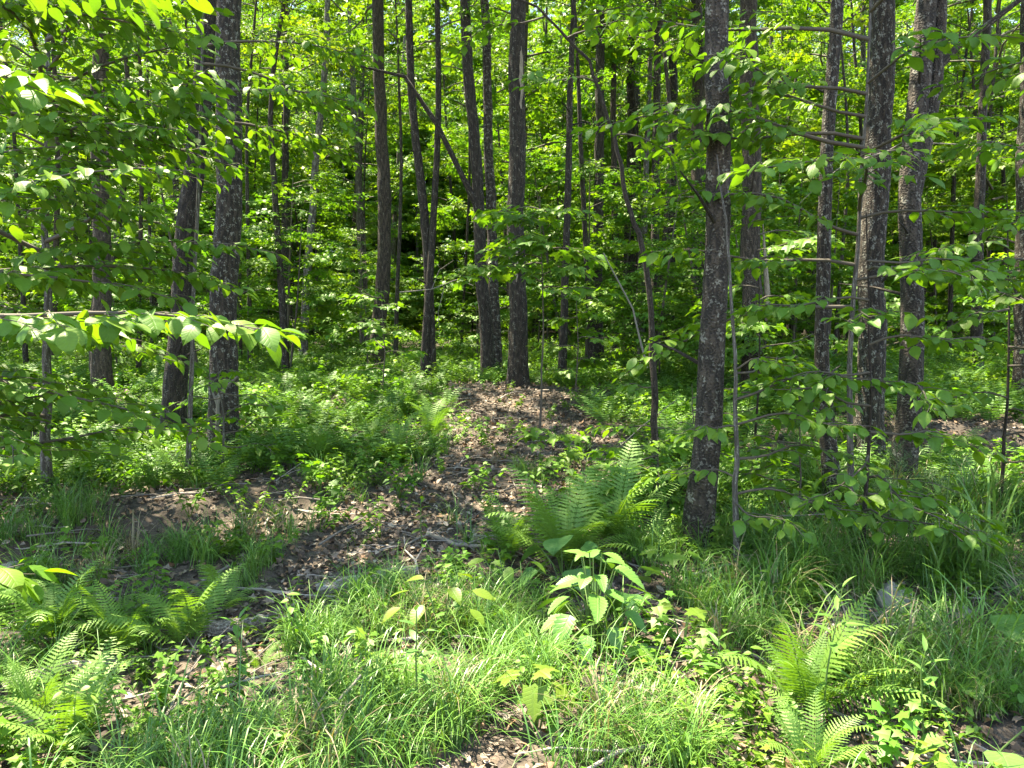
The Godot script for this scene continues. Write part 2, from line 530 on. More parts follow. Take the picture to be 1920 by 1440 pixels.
func frond(length: float, pairs: int, rise: float, bend: float, fine: bool) -> Geo:
	# a fern frond of one metre (or length): an arching midrib with leaflets that are themselves cut into lobes
	var g := Geo.new()
	var pts := []
	var p := Vector3.ZERO
	var steps := 24
	var sway := rng.randf_range(-0.5, 0.5)
	for k in steps + 1:
		var t := k / float(steps)
		pts.append(p)
		var a := rise - bend * t * t
		p += Vector3(cos(a), sin(a), sway * t) * length / steps
	var rad := []
	for k in steps + 1:
		rad.append(length * lerpf(0.006, 0.0015, k / float(steps)))
	tube(g, pts, rad, 4 if fine else 3, 1, 1)
	for k in pairs:
		var t := lerpf(0.16, 0.985, k / float(pairs - 1))
		var q := t * steps
		var at: Vector3 = pts[int(q)].lerp(pts[mini(int(q) + 1, steps)], q - int(q))
		var dir: Vector3 = (pts[mini(int(q) + 1, steps)] - pts[maxi(int(q) - 1, 0)]).normalized()
		var up := dir.cross(Vector3(0, 0, 1)) * -1.0
		var reach := length * 0.31 * (smoothstep(0.0, 0.42, t) * 0.75 + 0.25) * pow(1.0 - t, 0.62) + 0.012 * length
		for s in [-1.0, 1.0]:
			var axis: Vector3 = (Vector3(0, 0, s) + dir * (0.28 + 0.3 * t) - up * rng.randf_range(0.0, 0.22)).normalized()
			var across: Vector3 = up.cross(axis).normalized()
			var nn: Vector3 = axis.cross(across).normalized()
			if nn.dot(up) < 0:
				nn = -nn
			var wide := length * 0.025 * (0.5 + 0.5 * reach / (0.27 * length))
			var sag := -nn * reach * rng.randf_range(0.08, 0.3)
			if not fine:
				var f0 := g.put(at, nn, Vector2.ZERO)
				var f1 := g.put(at + axis * reach + sag, nn, Vector2.ONE)
				for z in [-1.0, 1.0]:
					g.tri(f0, f1, g.put(at + axis * reach * 0.35 + across * wide * 0.85 * z + sag * 0.1, nn, Vector2(0.5, z)))
				continue
			# a tapering leaflet whose edge is cut into small rounded lobes
			var lobes := maxi(3, int(9.0 * reach / (0.31 * length)))
			var tip := g.put(at + axis * reach + sag, nn, Vector2.ONE)
			var last := [g.put(at, nn, Vector2.ZERO), -1, -1]
			for j in range(1, lobes * 2):
				var a := j / float(lobes * 2)
				var w := wide * (1.0 - a * 0.9) * (1.0 if j % 2 else 0.52)
				var c := at + axis * reach * a + sag * a * a
				var now := [g.put(c, nn, Vector2(a, 0.5)), g.put(c - across * w + axis * w * 0.3, nn, Vector2(a, 0)), g.put(c + across * w + axis * w * 0.3, nn, Vector2(a, 1))]
				for z in [1, 2]:
					g.tri(last[0], now[0], now[z])
					if last[z] >= 0:
						g.tri(last[0], now[z], last[z])
				last = now
			for z in [1, 2]:
				g.tri(last[0], tip, last[z])
	return g

# ---------------------------------------------------------------- trees
func lean_at(lean: Array, h: float) -> Vector2:
	var a = [0.0, 0.0, 0.0]
	for b in lean:
		if h <= b[0]:
			var t: float = smoothstep(0.0, 1.0, (h - a[0]) / (b[0] - a[0])) * 0.5 + 0.5 * (h - a[0]) / (b[0] - a[0])
			return Vector2(a[1], a[2]).lerp(Vector2(b[1], b[2]), t)
		a = b
	return Vector2(a[1], a[2])

func tree(called: String, x: float, d: float, thick: float, high: float, crown_from: float, reach: float, lean: Array, mat: Material, label: String, group: String, leafy: float, near: bool, limbs: Array = []) -> Node3D:
	var base := spot(x, d)
	var o := thing(called, base, label, "tree", group)
	var g := Geo.new()
	var pts := []
	var rad := []
	var h := -0.15
	var wander := rng.randf() * 100.0
	while h < high:
		var l := lean_at(lean, maxf(h, 0.0))
		var wob := 0.045 * thick / 0.3 * clampf(h, 0.0, 1.5)
		pts.append(Vector3(l.x + wob * rough.get_noise_2d(h * 7.0, wander), h, l.y + wob * rough.get_noise_2d(h * 7.0, wander + 50.0)))
		rad.append(thick * 0.5 * pow(clampf(1.0 - h / high, 0.0, 1.0), 0.65) + 0.008)
		h += (0.1 if h < 6.0 else 0.6) if near else (0.35 if h < 1.0 else 0.9)
	tube(g, pts, rad, 22 if near else 9, maxf(1.0, roundf(thick * PI / 0.45)), 0.9, 0.11 if near else 0.1, 0.55, 3.0 + rng.randi() % 3)
	if near:
		for k in 4:
			var sh := rng.randf_range(0.8, 5.5)
			var sl := lean_at(lean, sh)
			var sr := thick * 0.5 * pow(1.0 - sh / high, 0.65)
			var sd := around(rng.randf() * TAU, rng.randf_range(0.1, 0.7))
			var s0 := Vector3(sl.x, sh, sl.y) + Vector3(sd.x, 0, sd.z) * sr * 0.6
			var sn := rng.randf_range(0.08, 0.7)
			tube(g, [s0, s0 + sd * sn * 0.5 + Vector3(0, 0.02, 0), s0 + sd * sn], [0.016, 0.011, 0.004], 6, 1, 0.9, 0.2)
	part("trunk", g.mesh(mat), o)
	for lb in limbs:
		var lg := Geo.new()
		tube(lg, lb[0], lb[1], 12, 1, 0.9, 0.1)
		part("limb", lg.mesh(mat), o)
	if leafy:
		var c := part("crown", crowns[leafy][rng.randi() % crowns[leafy].size()], o)
		var top := lean_at(lean, (crown_from + high) * 0.5)
		var s := reach / 3.0 * rng.randf_range(0.9, 1.1)
		c.transform = Transform3D(Basis(Vector3.UP, rng.randf() * TAU).scaled(Vector3(s, (high - crown_from) / 10.0, s)), Vector3(top.x, crown_from, top.y))
	return o

func crown(leafy: float, thin_above: float) -> ArrayMesh:
	# ten metres of crown, reaching three metres out: limbs and the leaves on their twigs
	var wood := Geo.new()
	var g := Geo.new()
	var count := 19
	var tone := rng.randf_range(0.9, 1.12)
	var yellow := rng.randf_range(0.95, 1.25)
	for k in count:
		var t := (k + rng.randf()) / count
		var from := Vector3(0, 9.6 * t, 0)
		var az := k * 2.4 + rng.randf() * 0.9
		var len := 3.0 * rng.randf_range(0.6, 1.15) * (0.45 + 0.55 * sin(PI * clampf(0.25 + t * 0.75, 0.0, 1.0)))
		var rise := lerpf(0.15, 0.9, t) + rng.randf_range(-0.1, 0.2)
		var lp := []
		var lr := []
		for s in 5:
			var q := s / 4.0
			lp.append(from + around(az + 0.25 * sin(q * 3.0 + k), rise * (1.0 - 0.5 * q)) * len * q + Vector3(0, -0.05 * len * q * q, 0))
			lr.append(lerpf(0.035, 0.005, q))
		tube(wood, lp, lr, 5, 1, 0.9)
		var n := int(len * 7.0 * leafy * (0.35 if t > thin_above else 1.0)) + 2
		for s in n:
			var q := lerpf(0.3, 1.02, pow(rng.randf(), 0.6))
			var a: Vector3 = lp[mini(int(q * 4.0), 3)].lerp(lp[mini(int(q * 4.0) + 1, 4)], q * 4.0 - int(minf(q * 4.0, 3.0)))
			a += Vector3(rng.randfn(0, 0.24), rng.randfn(0, 0.13), rng.randfn(0, 0.24)) * (0.6 + 0.2 * len)
			var b := Basis(Vector3.UP, rng.randf() * TAU).rotated(Vector3.RIGHT, rng.randfn(0, 0.22)).rotated(Vector3.BACK, rng.randfn(0, 0.22))
			spray_on(g, Transform3D(b.scaled(Vector3.ONE * rng.randf_range(0.9, 1.4)), a), tone, yellow)
	var m := g.mesh(M.crown)
	var arrays := wood.mesh().surface_get_arrays(0)
	m.add_surface_from_arrays(Mesh.PRIMITIVE_TRIANGLES, arrays)
	m.surface_set_material(1, M.twig)
	return m

func spray_on(g: Geo, t: Transform3D, tone: float, yellow: float) -> void:
	var s: Geo = sprays[rng.randi() % sprays.size()]
	merge(g, s, t)
	var c := green()
	var all := PackedColorArray()
	all.resize(s.v.size())
	all.fill(Color(c.r * tone * yellow, c.g * tone, c.b * tone))
	g.c.append_array(all)

func thicket(high: float) -> Array:
	# a thin sapling of the understorey: stem, side branches, sprays of leaves
	var wood := Geo.new()
	var g := Geo.new()
	var tone := rng.randf_range(0.9, 1.1)
	var yellow := rng.randf_range(0.95, 1.2)
	var top := Vector3(rng.randfn(0, 0.08) * high, high, rng.randfn(0, 0.08) * high)
	tube(wood, [Vector3(0, -0.1, 0), top * 0.5 + Vector3(rng.randfn(0, 0.06), 0, rng.randfn(0, 0.06)), top], [0.01 + 0.006 * high, 0.008 + 0.004 * high, 0.005], 6, 1, 1)
	var n := int(5 + high * 3.2)
	for k in n:
		var t := lerpf(0.18, 1.0, (k + rng.randf()) / n)
		var at := top * t
		var az := rng.randf() * TAU
		var len := (0.35 + 0.3 * high * (1.0 - 0.6 * t)) * rng.randf_range(0.6, 1.2)
		tube(wood, [at, at + around(az, 0.3) * len * 0.5, at + around(az, 0.12) * len], [0.008, 0.005, 0.002], 3, 1, 1)
		for s in int(len * 5.5) + 2:
			var q := lerpf(0.2, 1.05, rng.randf())
			var b := Basis(Vector3.UP, -az + rng.randfn(0, 0.7)).rotated(Vector3.RIGHT, rng.randfn(0, 0.15))
			spray_on(g, Transform3D(b.scaled(Vector3.ONE * rng.randf_range(0.6, 1.0)), at + around(az, 0.2) * len * q + Vector3(rng.randfn(0, 0.12), rng.randfn(0, 0.09), rng.randfn(0, 0.12))), tone, yellow)
	return [g.mesh(M.crown), wood.mesh(M.twig)]

# ---------------------------------------------------------------- saplings with leaves of their own
func in_frame(p: Vector3) -> bool:
	var q := p - EYE
	return q.z < -0.3 and absf(q.x / -q.z) < 0.71 and absf(q.y / -q.z + 0.035) < 0.54

func sapling(called: String, base: Vector3, stem: Array, thick: float, branches: Array, leaf_size: float, maple: bool, mats: Array, bark_mat: Material, label: String, group: String, single: int = 300, dense: float = 1.0) -> Node3D:
	var o := thing(called, base, label, "sapling", group)
	var g := Geo.new()
	var pts := []
	var rad := []
	for k in stem.size() - 1:
		for s in 5:
			pts.append(stem[k].lerp(stem[k + 1], s / 5.0) + Vector3(rng.randfn(0, 0.12), 0, rng.randfn(0, 0.12)) * thick)
	pts.append(stem[-1])
	for k in pts.size():
		rad.append(thick * 0.5 * lerpf(1.0, 0.22, k / float(pts.size() - 1)))
	tube(g, pts, rad, 10, 1, 0.9, 0.08, 0.25)
	part("stem", g.mesh(bark_mat), o)
	var leaves := []
	for b in branches.size():
		var bd = branches[b]
		var from: Vector3 = pts[-1]
		for k in pts.size() - 1:
			if pts[k + 1].y >= bd[0]:
				from = pts[k].lerp(pts[k + 1], clampf((bd[0] - pts[k].y) / maxf(pts[k + 1].y - pts[k].y, 0.01), 0.0, 1.0))
				break
		var az: float = deg_to_rad(bd[1])
		var len: float = bd[2]
		var bg := Geo.new()
		var line := []
		var lr := []
		var kink := rng.randf() * 9.0
		for s in 9:
			var q := s / 8.0
			var a := az + 0.22 * sin(q * 4.0 + kink)
			line.append(from + Vector3(cos(a) * len * q, bd[3] * q - bd[4] * q * q + 0.02 * sin(q * 9.0 + kink), sin(a) * len * q))
			lr.append(lerpf(minf(0.004 + 0.007 * len, thick * 0.42), 0.0022, q))
		tube(bg, line, lr, 5, 1, 1)
		var runs := [[line, az, 0.3]]
		var n := int(len / 0.125 * dense)
		for k in n:
			var q := lerpf(0.22, 0.95, (k + rng.randf() * 0.5) / maxf(n, 1.0))
			var at: Vector3 = line[int(q * 8.0)].lerp(line[mini(int(q * 8.0) + 1, 8)], q * 8.0 - int(q * 8.0))
			var ta := az + (1.0 if k % 2 else -1.0) * rng.randf_range(0.55, 1.0)
			var tl := (0.12 + 0.42 * len * (1.0 - q)) * rng.randf_range(0.6, 1.1)
			var tw := []
			for s in 4:
				var w := s / 3.0
				tw.append(at + Vector3(cos(ta) * tl * w, rng.randf_range(-0.02, 0.02) - 0.12 * tl * w * w, sin(ta) * tl * w))
			tube(bg, tw, [0.0032, 0.0026, 0.002, 0.0014], 4, 1, 1)
			runs.append([tw, ta, 0.15])
		part("branch", bg.mesh(M.twig), o)
		for r in runs:
			var run: Array = r[0]
			var total: float = run[0].distance_to(run[-1])
			var m := maxi(2, int(total / (leaf_size * 0.62)))
			for k in m + 1:
				var q := clampf(lerpf(r[2], 1.0, k / float(m)) + rng.randf_range(-0.03, 0.03), 0.0, 1.0)
				var s := q * (run.size() - 1)
				var at: Vector3 = run[int(s)].lerp(run[mini(int(s) + 1, run.size() - 1)], s - int(s))
				var la: float = r[1] + ((1.0 if k % 2 else -1.0) * rng.randf_range(0.6, 1.15) if k < m else rng.randf_range(-0.2, 0.2))
				var size := leaf_size * rng.randf_range(0.55, 1.15)
				var dir := around(la, rng.randf_range(-0.7, 0.05))
				var roll := rng.randf_range(-0.5, 0.5)
				leaves.append([b, aim(at + dir * size * (0.12 if not maple else 0.5), dir, roll, size), rng.randi() % 4, rng.randi() % mats.size()])
	var order := []
	for k in leaves.size():
		var p: Vector3 = base + leaves[k][1].origin
		order.append([p.distance_to(EYE) + (0.0 if in_frame(p) else 100.0), k])
	order.sort_custom(func(p, q): return p[0] < q[0])
	var shapes: Array = maple_leaves if maple else oval_leaves
	var rest := [[], [], [], []]
	var tint := [[], [], [], []]
	var kids := {}
	for c in o.get_children():
		if str(c.name).begins_with("branch"):
			kids[kids.size()] = c
	for k in order.size():
		var lf = leaves[order[k][1]]
		if k < single and order[k][0] < 100.0:
			var one := part("leaf", shapes[lf[2]], kids[lf[0]], mats[lf[3]])
			one.transform = lf[1]
		else:
			rest[lf[2]].append(lf[1])
			tint[lf[2]].append(mats[lf[3]].albedo_color.srgb_to_linear())
	for k in 4:
		if rest[k]:
			many("foliage", shapes[k], rest[k], tint[k], o, M.leaf_copies)
	return o

func whorl(n: int, low: float, high: float, az: float, spread: float, len_low: float, len_high: float) -> Array:
	# n branches between two heights, turned to az within spread (degrees)
	var out := []
	for k in n:
		var t := (k + rng.randf()) / n
		var len := lerpf(len_low, len_high, t) * rng.randf_range(0.75, 1.2)
		out.append([lerpf(low, high, t), az + rng.randf_range(-spread, spread), len, len * rng.randf_range(0.05, 0.4), len * rng.randf_range(0.1, 0.42)])
	return out

# ---------------------------------------------------------------- low plants
func fern(x: float, d: float, n: int, size: float, tone: int, label: String, turn: float = 0.0, arc: float = TAU) -> void:
	var o := thing("fern", spot(x, d, -0.01), label, "fern", "ferns growing singly near the path")
	for k in n:
		var f := part("frond", fronds[rng.randi() % fronds.size()], o, M.fern[(tone + (1 if rng.randf() < 0.3 else 0)) % 3])
		var s := size * rng.randf_range(0.55, 1.15)
		f.transform = Transform3D(Basis(Vector3.UP, turn + arc * (k + rng.randf_range(-0.25, 0.25)) / n).rotated(Vector3(1, 0, 0), rng.randfn(0, 0.1)).scaled(Vector3(s, s * rng.randf_range(0.9, 1.2), s)), Vector3(rng.randfn(0, 0.02), 0, rng.randfn(0, 0.02)))

func leafy_stalk(called: String, x: float, d: float, high: float, tilt: Vector2, pairs: int, leaf_len: float, width: float, mat: Material, label: String, category: String, group: String = "") -> void:
	# an upright herb: leaves climb the stem in a spiral, longest half way up
	var o := thing(called, spot(x, d), label, category, group)
	var top := Vector3(tilt.x, high, tilt.y)
	var g := Geo.new()
	var line := []
	for k in 6:
		var t := k / 5.0
		line.append(Vector3(tilt.x * t * t, high * t, tilt.y * t * t) + Vector3(rng.randfn(0, 0.004), 0, rng.randfn(0, 0.004)))
	tube(g, line, [0.005, 0.0045, 0.004, 0.0035, 0.003, 0.002], 5, 1, 1)
	part("stem", g.mesh(M.stem), o)
	var lg := Geo.new()
	leaf(lg, Transform3D(), 1.0, width, LANCE, 0.25, 0.35)
	var shape := lg.mesh(mat)
	for k in pairs:
		var t := lerpf(0.3, 1.0, k / float(pairs - 1))
		var at := Vector3(top.x * t * t, high * t, top.z * t * t)
		var f := part("leaf", shape, o)
		f.transform = aim(at, around(k * 2.4, lerpf(-0.1, 0.95, t * t)), rng.randf_range(-0.3, 0.3), leaf_len * (0.55 + 0.45 * sin(PI * clampf(t * 0.9, 0.0, 1.0))) * rng.randf_range(0.85, 1.1))

func broad_plant(called: String, x: float, d: float, list: Array, mats: Array, shape_kind: String, label: String, category: String, group: String = "") -> void:
	# list: [azimuth in degrees, distance out, height of the leaf's base, length, slope]
	var o := thing(called, spot(x, d), label, category, group)
	var shapes := []
	for k in 3:
		var g := Geo.new()
		if shape_kind == "toothed":
			toothed(g, Transform3D(), 1.0, 0.66 - 0.05 * k, 9, 0.15 + 0.1 * k, 0.15 + 0.12 * k)
		elif shape_kind == "maple":
			lobed(g, Transform3D(), 1.0, MAPLE, 0.06 + 0.06 * k, 0.15 + 0.08 * k)
		elif shape_kind == "oval":
			leaf(g, Transform3D(), 1.0, 0.56, OVAL, 0.15 + 0.1 * k, 0.2 + 0.1 * k)
		else:
			leaf(g, Transform3D(), 1.0, 1.0 - 0.06 * k, HEART, 0.1 + 0.1 * k, 0.18 + 0.1 * k)
		shapes.append(g.mesh())
	for k in list.size():
		var l = list[k]
		var az: float = deg_to_rad(l[0])
		var tip: Vector3 = Vector3(cos(az) * l[1], l[2], sin(az) * l[1])
		var g := Geo.new()
		tube(g, [Vector3(rng.randfn(0, 0.01), -0.02, rng.randfn(0, 0.01)), tip * 0.5 + Vector3(0, l[2] * 0.12, 0), tip], [0.005, 0.004, 0.003], 5, 1, 1)
		part("stalk", g.mesh(M.stem), o)
		var f := part("leaf", shapes[k % 3], o, mats[k % mats.size()])
		f.transform = aim(tip, around(az, l[4]), rng.randf_range(-0.35, 0.35), l[3])

func stick(called: String, pts: Array, r0: float, r1: float, mat: Material, label: String, category: String, forks: Array = []) -> void:
	var o := thing(called, pts[0], label, category)
	var g := Geo.new()
	var line := []
	var rad := []
	for k in pts.size() - 1:
		for s in 4:
			line.append(pts[k].lerp(pts[k + 1], s / 4.0) - pts[0] + Vector3(rng.randfn(0, 1), rng.randfn(0, 1), rng.randfn(0, 1)) * r0 * 0.15)
	line.append(pts[-1] - pts[0])
	for k in line.size():
		rad.append(lerpf(r0, r1, k / float(line.size() - 1)))
	tube(g, line, rad, 9, 1, 1.2, 0.12)
	for e in [0, line.size() - 1]:
		var hub := g.put(line[e], Vector3.UP, Vector2.ZERO)
		var ring: int = e * 10
		for j in 9:
			g.i.append_array(PackedInt32Array([hub, ring + j, ring + j + 1]))
	part("shaft", g.mesh(mat), o)
	for f in forks:
		var fg := Geo.new()
		var fp := []
		for p in f:
			fp.append(p - pts[0])
		var fr := []
		for k in fp.size():
			fr.append(lerpf(r1 * 1.3, r1 * 0.4, k / float(fp.size() - 1)))
		tube(fg, fp, fr, 6, 1, 1.2)
		part("fork", fg.mesh(mat), o)

func rock(x: float, d: float, size: Vector3, turn: float, label: String) -> void:
	var g := Geo.new()
	var s := SphereMesh.new()
	s.radial_segments = 22
	s.rings = 12
	var a := s.get_mesh_arrays()
	g.v = a[Mesh.ARRAY_VERTEX]
	g.u = a[Mesh.ARRAY_TEX_UV]
	g.i = a[Mesh.ARRAY_INDEX]
	for k in g.v.size():
		var p := g.v[k] * 2.0
		p *= 1.0 + 0.3 * rough.get_noise_3d(p.x * 30.0 + x * 90.0, p.y * 30.0, p.z * 30.0)
		# flatten some sides so that it reads as broken stone
		for f in [Vector3(0.5, 0.8, 0.3), Vector3(-0.7, 0.5, 0.5), Vector3(0.3, 0.4, -0.85), Vector3(-0.2, 0.6, 0.8)]:
			var over: float = p.dot(f.normalized()) - 0.72
			if over > 0.0:
				p -= f.normalized() * over * 0.85
		g.v[k] = p * size
	var st := SurfaceTool.new()
	g.n = a[Mesh.ARRAY_NORMAL]
	st.create_from(g.mesh(), 0)
	st.generate_normals()
	var o := MeshInstance3D.new()
	o.name = numbered("rock")
	o.mesh = st.commit()
	o.material_override = M.stone
	add_child(o, true)
	o.position = spot(x, d, size.y * 0.4)
	o.rotation.y = turn
	tag(o, label, "rock", "pale rocks in the grass")

# ---------------------------------------------------------------- the scene
func _ready() -> void:
	rng.seed = 20240527
	rough.seed = 4
	rough.frequency = 0.05
	patchy.seed = 9
	patchy.frequency = 0.05
	set_camera_and_light()
	make_materials()
	make_shapes()
	make_crowns()
	build_ground()
	build_main_trees()
	build_far_trees()
	build_saplings()
	build_undergrowth()
	build_foreground()

func set_camera_and_light() -> void:
	var cam := Camera3D.new()
	cam.name = "camera"
	cam.fov = 54.7
	cam.near = 0.05
	cam.far = 400.0
	add_child(cam)
	cam.position = EYE
	cam.rotation_degrees = Vector3(-2.0, 0, 0)
	cam.current = true
	var env := Environment.new()
	env.background_mode = Environment.BG_SKY
	var sky := Sky.new()
	var sm := ProceduralSkyMaterial.new()
	sm.sky_top_color = Color(0.6, 0.7, 0.85)
	sm.sky_horizon_color = Color(0.9, 0.94, 0.97)
	sm.sky_curve = 0.16
	sm.ground_bottom_color = Color(0.2, 0.22, 0.16)
	sm.ground_horizon_color = Color(0.5, 0.55, 0.5)
	sm.sun_angle_max = 20.0
	sky.sky_material = sm
	env.sky = sky
	env.background_energy_multiplier = 0.58
	env.tonemap_mode = Environment.TONE_MAPPER_LINEAR
	env.tonemap_exposure = 6.2
	env.sdfgi_enabled = true
	env.ssao_enabled = true
	env.ssil_enabled = true
	var we := WorldEnvironment.new()
	we.name = "environment"
	we.environment = env
	add_child(we)
	var sun := DirectionalLight3D.new()
	sun.name = "sun"
	sun.light_energy = 1.6
	sun.light_color = Color(1.0, 0.95, 0.84)
	sun.light_angular_distance = 0.5
	sun.shadow_enabled = true
	add_child(sun)
	sun.look_at_from_position(Vector3(-0.3, 0.88, -0.2) * 50.0, Vector3.ZERO)

func build_ground() -> void:
	var g := Geo.new()
	var xs := []
	var ds := []
	for k in 141:
		var t := (k - 70) / 70.0
		xs.append(signf(t) * (absf(t) * 8.0 + 110.0 * pow(absf(t), 5.0)))
	for k in 170:
		var t := k / 169.0
		ds.append(lerpf(-2.0, 15.0, minf(t / 0.75, 1.0)) if t < 0.75 else 15.0 + 110.0 * pow((t - 0.75) / 0.25, 1.6))
	for d in [-8.0, -30.0, -90.0]:
		ds.push_front(d)
	for d in ds:
		for x in xs:
			var e := 0.05
			var nn := Vector3(ground_at(x - e, d) - ground_at(x + e, d), 2.0 * e, ground_at(x, d + e) - ground_at(x, d - e)).normalized()
			g.put(Vector3(x, ground_at(x, d), -d), nn, Vector2(x, d))
	var w := xs.size()
	for r in ds.size() - 1:
		for c in w - 1:
			var a := r * w + c
			g.tri(a, a + 1, a + w)
			g.tri(a + 1, a + w + 1, a + w)
	var o := part("ground", g.mesh(M.soil), self)
	tag(o, "sloping forest floor of dark soil and old leaves", "ground", "", "structure")

func build_main_trees() -> void:
	var edge := "trees at the edge of the wood"
	var mid := "trees round the rise at the end of the path"
	tree("tree", -3.14, 8.06, 0.28, 19.0, 7.0, 3.2, [[5.5, 0.12, 0.0], [19.0, 0.3, 0.2]], M.bark_lichen, "thick lichen-spotted tree with a pale forked stick at its foot", edge, 0.8, true)
	tree("tree", -3.95, 8.6, 0.24, 18.0, 7.0, 3.0, [[5.6, 0.52, 0.0], [18.0, 1.3, -0.3]], M.bark_dark, "dark tree leaning right, just behind the lichen-spotted tree", edge, 0.8, true)
	tree("tree", -6.64, 12.0, 0.27, 18.0, 6.0, 3.2, [[18.0, 0.3, 0.0]], M.bark_brown, "brown tree half hidden by the leafy beech at the left", edge, 0.8, true)
	tree("tree", -2.85, 15.6, 0.29, 20.0, 7.5, 3.0, [[3.4, 0.2, 0.0], [7.0, 0.08, 0.0], [20.0, 0.1, 0.0]], M.bark_brown, "straight grey-brown tree standing alone between the left trees and the rise", mid, 0.8, true)
	tree("tree", -1.5, 13.8, 0.17, 15.0, 7.0, 2.2, [[2.0, -0.04, 0.0], [6.0, -0.38, 0.0], [15.0, -0.5, 0.0]], M.bark_dark, "slender dark tree with a bare pale dead branch, left of the rise", mid, 0.8, true)
	var limb := [[Vector3(-0.2, 3.2, 0.0), Vector3(-0.45, 3.7, 0.1), Vector3(-0.9, 4.6, 0.2), Vector3(-1.45, 5.4, 0.3), Vector3(-2.3, 5.6, 0.3)], [0.07, 0.05, 0.045, 0.035, 0.02]]
	tree("tree", -0.44, 13.6, 0.22, 20.0, 8.0, 3.0, [[3.0, -0.16, 0.0], [6.8, -0.42, 0.0], [20.0, -0.6, 0.0]], M.bark_dark, "dark tree on the rise with a long bare limb reaching up left", mid, 0.8, true, [limb])
	tree("tree", -0.3, 14.6, 0.2, 19.0, 8.0, 2.6, [[7.0, -0.22, 0.0], [19.0, -0.3, 0.0]], M.bark_lichen, "pale-flecked tree close behind the dark limbed tree on the rise", mid, 0.8, true)
	var t7 := tree("tree", 0.09, 12.3, 0.29, 21.0, 8.0, 3.4, [[7.0, 0.0, 0.0], [21.0, 0.2, 0.0]], M.bark_dark, "stout dark tree at the top of the path with strips of bare pale wood", mid, 0.8, true)
	for s in [[4.5, 5.5, 0.5, 0.055], [3.2, 3.9, 0.05, 0.075], [1.7, 2.3, -0.1, 0.045]]:
		# stripped patches, standing a little proud of the bark
		var g := Geo.new()
		var prev := []
		for k in 13:
			var q := k / 12.0
			var h: float = lerpf(s[0], s[1], q)
			var r := 0.29 * 0.5 * pow(1.0 - h / 21.0, 0.65) + 0.02
			var wide: float = s[3] * (0.35 + 0.65 * sin(PI * q)) * (1.0 + 0.5 * rough.get_noise_2d(h * 160.0, s[2] * 30.0)) / r * 0.62
			var mid_a: float = s[2] + 0.25 * rough.get_noise_2d(h * 40.0, 9.0)
			var row := []
			for j in 5:
				var a := PI * 0.5 - (mid_a + wide * (j - 2) * 0.5)
				var out := Vector3(cos(a), 0, sin(a))
				row.append(g.put(out * r + Vector3(0, h, 0), out, Vector2(j * 0.1, h)))
			if prev:
				for j in 4:
					g.tri(prev[j], row[j], prev[j + 1])
					g.tri(prev[j + 1], row[j], row[j + 1])
			prev = row
		var w := part("bare_wood", g.mesh(M.wood), t7)
		tag(w, "pale bare wood where the bark has fallen away", "")
	tree("tree", 0.9, 13.4, 0.13, 12.0, 6.0, 1.8, [[3.0, 0.1, 0.0], [12.0, 0.3, 0.0]], M.bark_dark, "thin dark tree just right of the stout tree on the rise", mid, 0.8, true)
	tree("tree", 2.07, 18.0, 0.26, 19.0, 7.5, 2.8, [[19.0, 0.1, 0.0]], M.bark_dark, "upright dark tree right of the rise with clear space round its trunk", mid, 0.8, true)
	tree("tree", 2.78, 20.0, 0.19, 17.0, 8.0, 2.4, [[17.0, -0.2, 0.0]], M.bark_brown, "leftmost tree of the cluster of three behind the arching sapling", "cluster of three trees behind the arching sapling", 0.8, false)
	tree("tree", 3.2, 20.6, 0.3, 19.0, 8.0, 2.8, [[19.0, 0.2, 0.0]], M.bark_dark, "middle, thickest tree of the cluster of three behind the arching sapling", "cluster of three trees behind the arching sapling", 0.8, false)
	tree("tree", 3.5, 20.2, 0.17, 16.0, 8.0, 2.4, [[16.0, 0.4, 0.0]], M.bark_pale, "pale slim tree at the right of the cluster behind the arching sapling", "cluster of three trees behind the arching sapling", 0.8, false)
	tree("tree", 3.28, 17.0, 0.2, 17.0, 7.0, 2.6, [[17.0, 0.0, 0.0]], M.bark_dark, "dark tree seen just right of the arching sapling's stem", mid, 0.8, false)
	tree("tree", 4.0, 19.0, 0.28, 19.0, 7.5, 2.8, [[19.0, 0.2, 0.0]], M.bark_dark, "dark tree further back, second to the right of the arching sapling", mid, 0.8, false)
	tree("tree", 4.5, 18.0, 0.36, 20.0, 7.5, 3.0, [[20.0, -0.2, 0.0]], M.bark_brown, "thick brown tree partly hidden behind the tall slim foreground tree", mid, 0.8, false)
	tree("tree", 1.29, 5.16, 0.17, 14.0, 6.0, 2.6, [[1.0, 0.09, 0.0], [2.2, 0.13, 0.0], [4.2, 0.12, 0.0], [14.0, 0.3, 0.0]], M.bark_grey, "tall slim rough-barked tree nearest the camera beside the big fern", edge, 0.8, true)
	var t14 := tree("tree", 3.72, 11.5, 0.3, 19.0, 6.5, 3.2, [[5.0, -0.1, 0.0], [19.0, 0.0, 0.0]], M.bark_brown, "thick dark tree with a white strip of bare wood on its right", mid, 0.8, true)
	var sg := Geo.new()
	tube(sg, [Vector3(0.19, 1.2, 0.05), Vector3(0.2, 1.6, 0.06), Vector3(0.16, 2.2, 0.05), Vector3(0.13, 2.7, 0.03)], [0.025, 0.045, 0.03, 0.008], 7, 1, 1, 0.3)
	part("bare_wood", sg.mesh(M.wood), t14)
	tree("tree", 2.66, 6.12, 0.105, 11.0, 5.5, 2.0, [[1.2, -0.1, 0.0], [2.4, -0.1, 0.0], [4.2, -0.02, 0.0], [11.0, 0.2, 0.0]], M.bark_lichen, "thin twisted grey tree between the slim near tree and the stout pair", edge, 0.8, true)
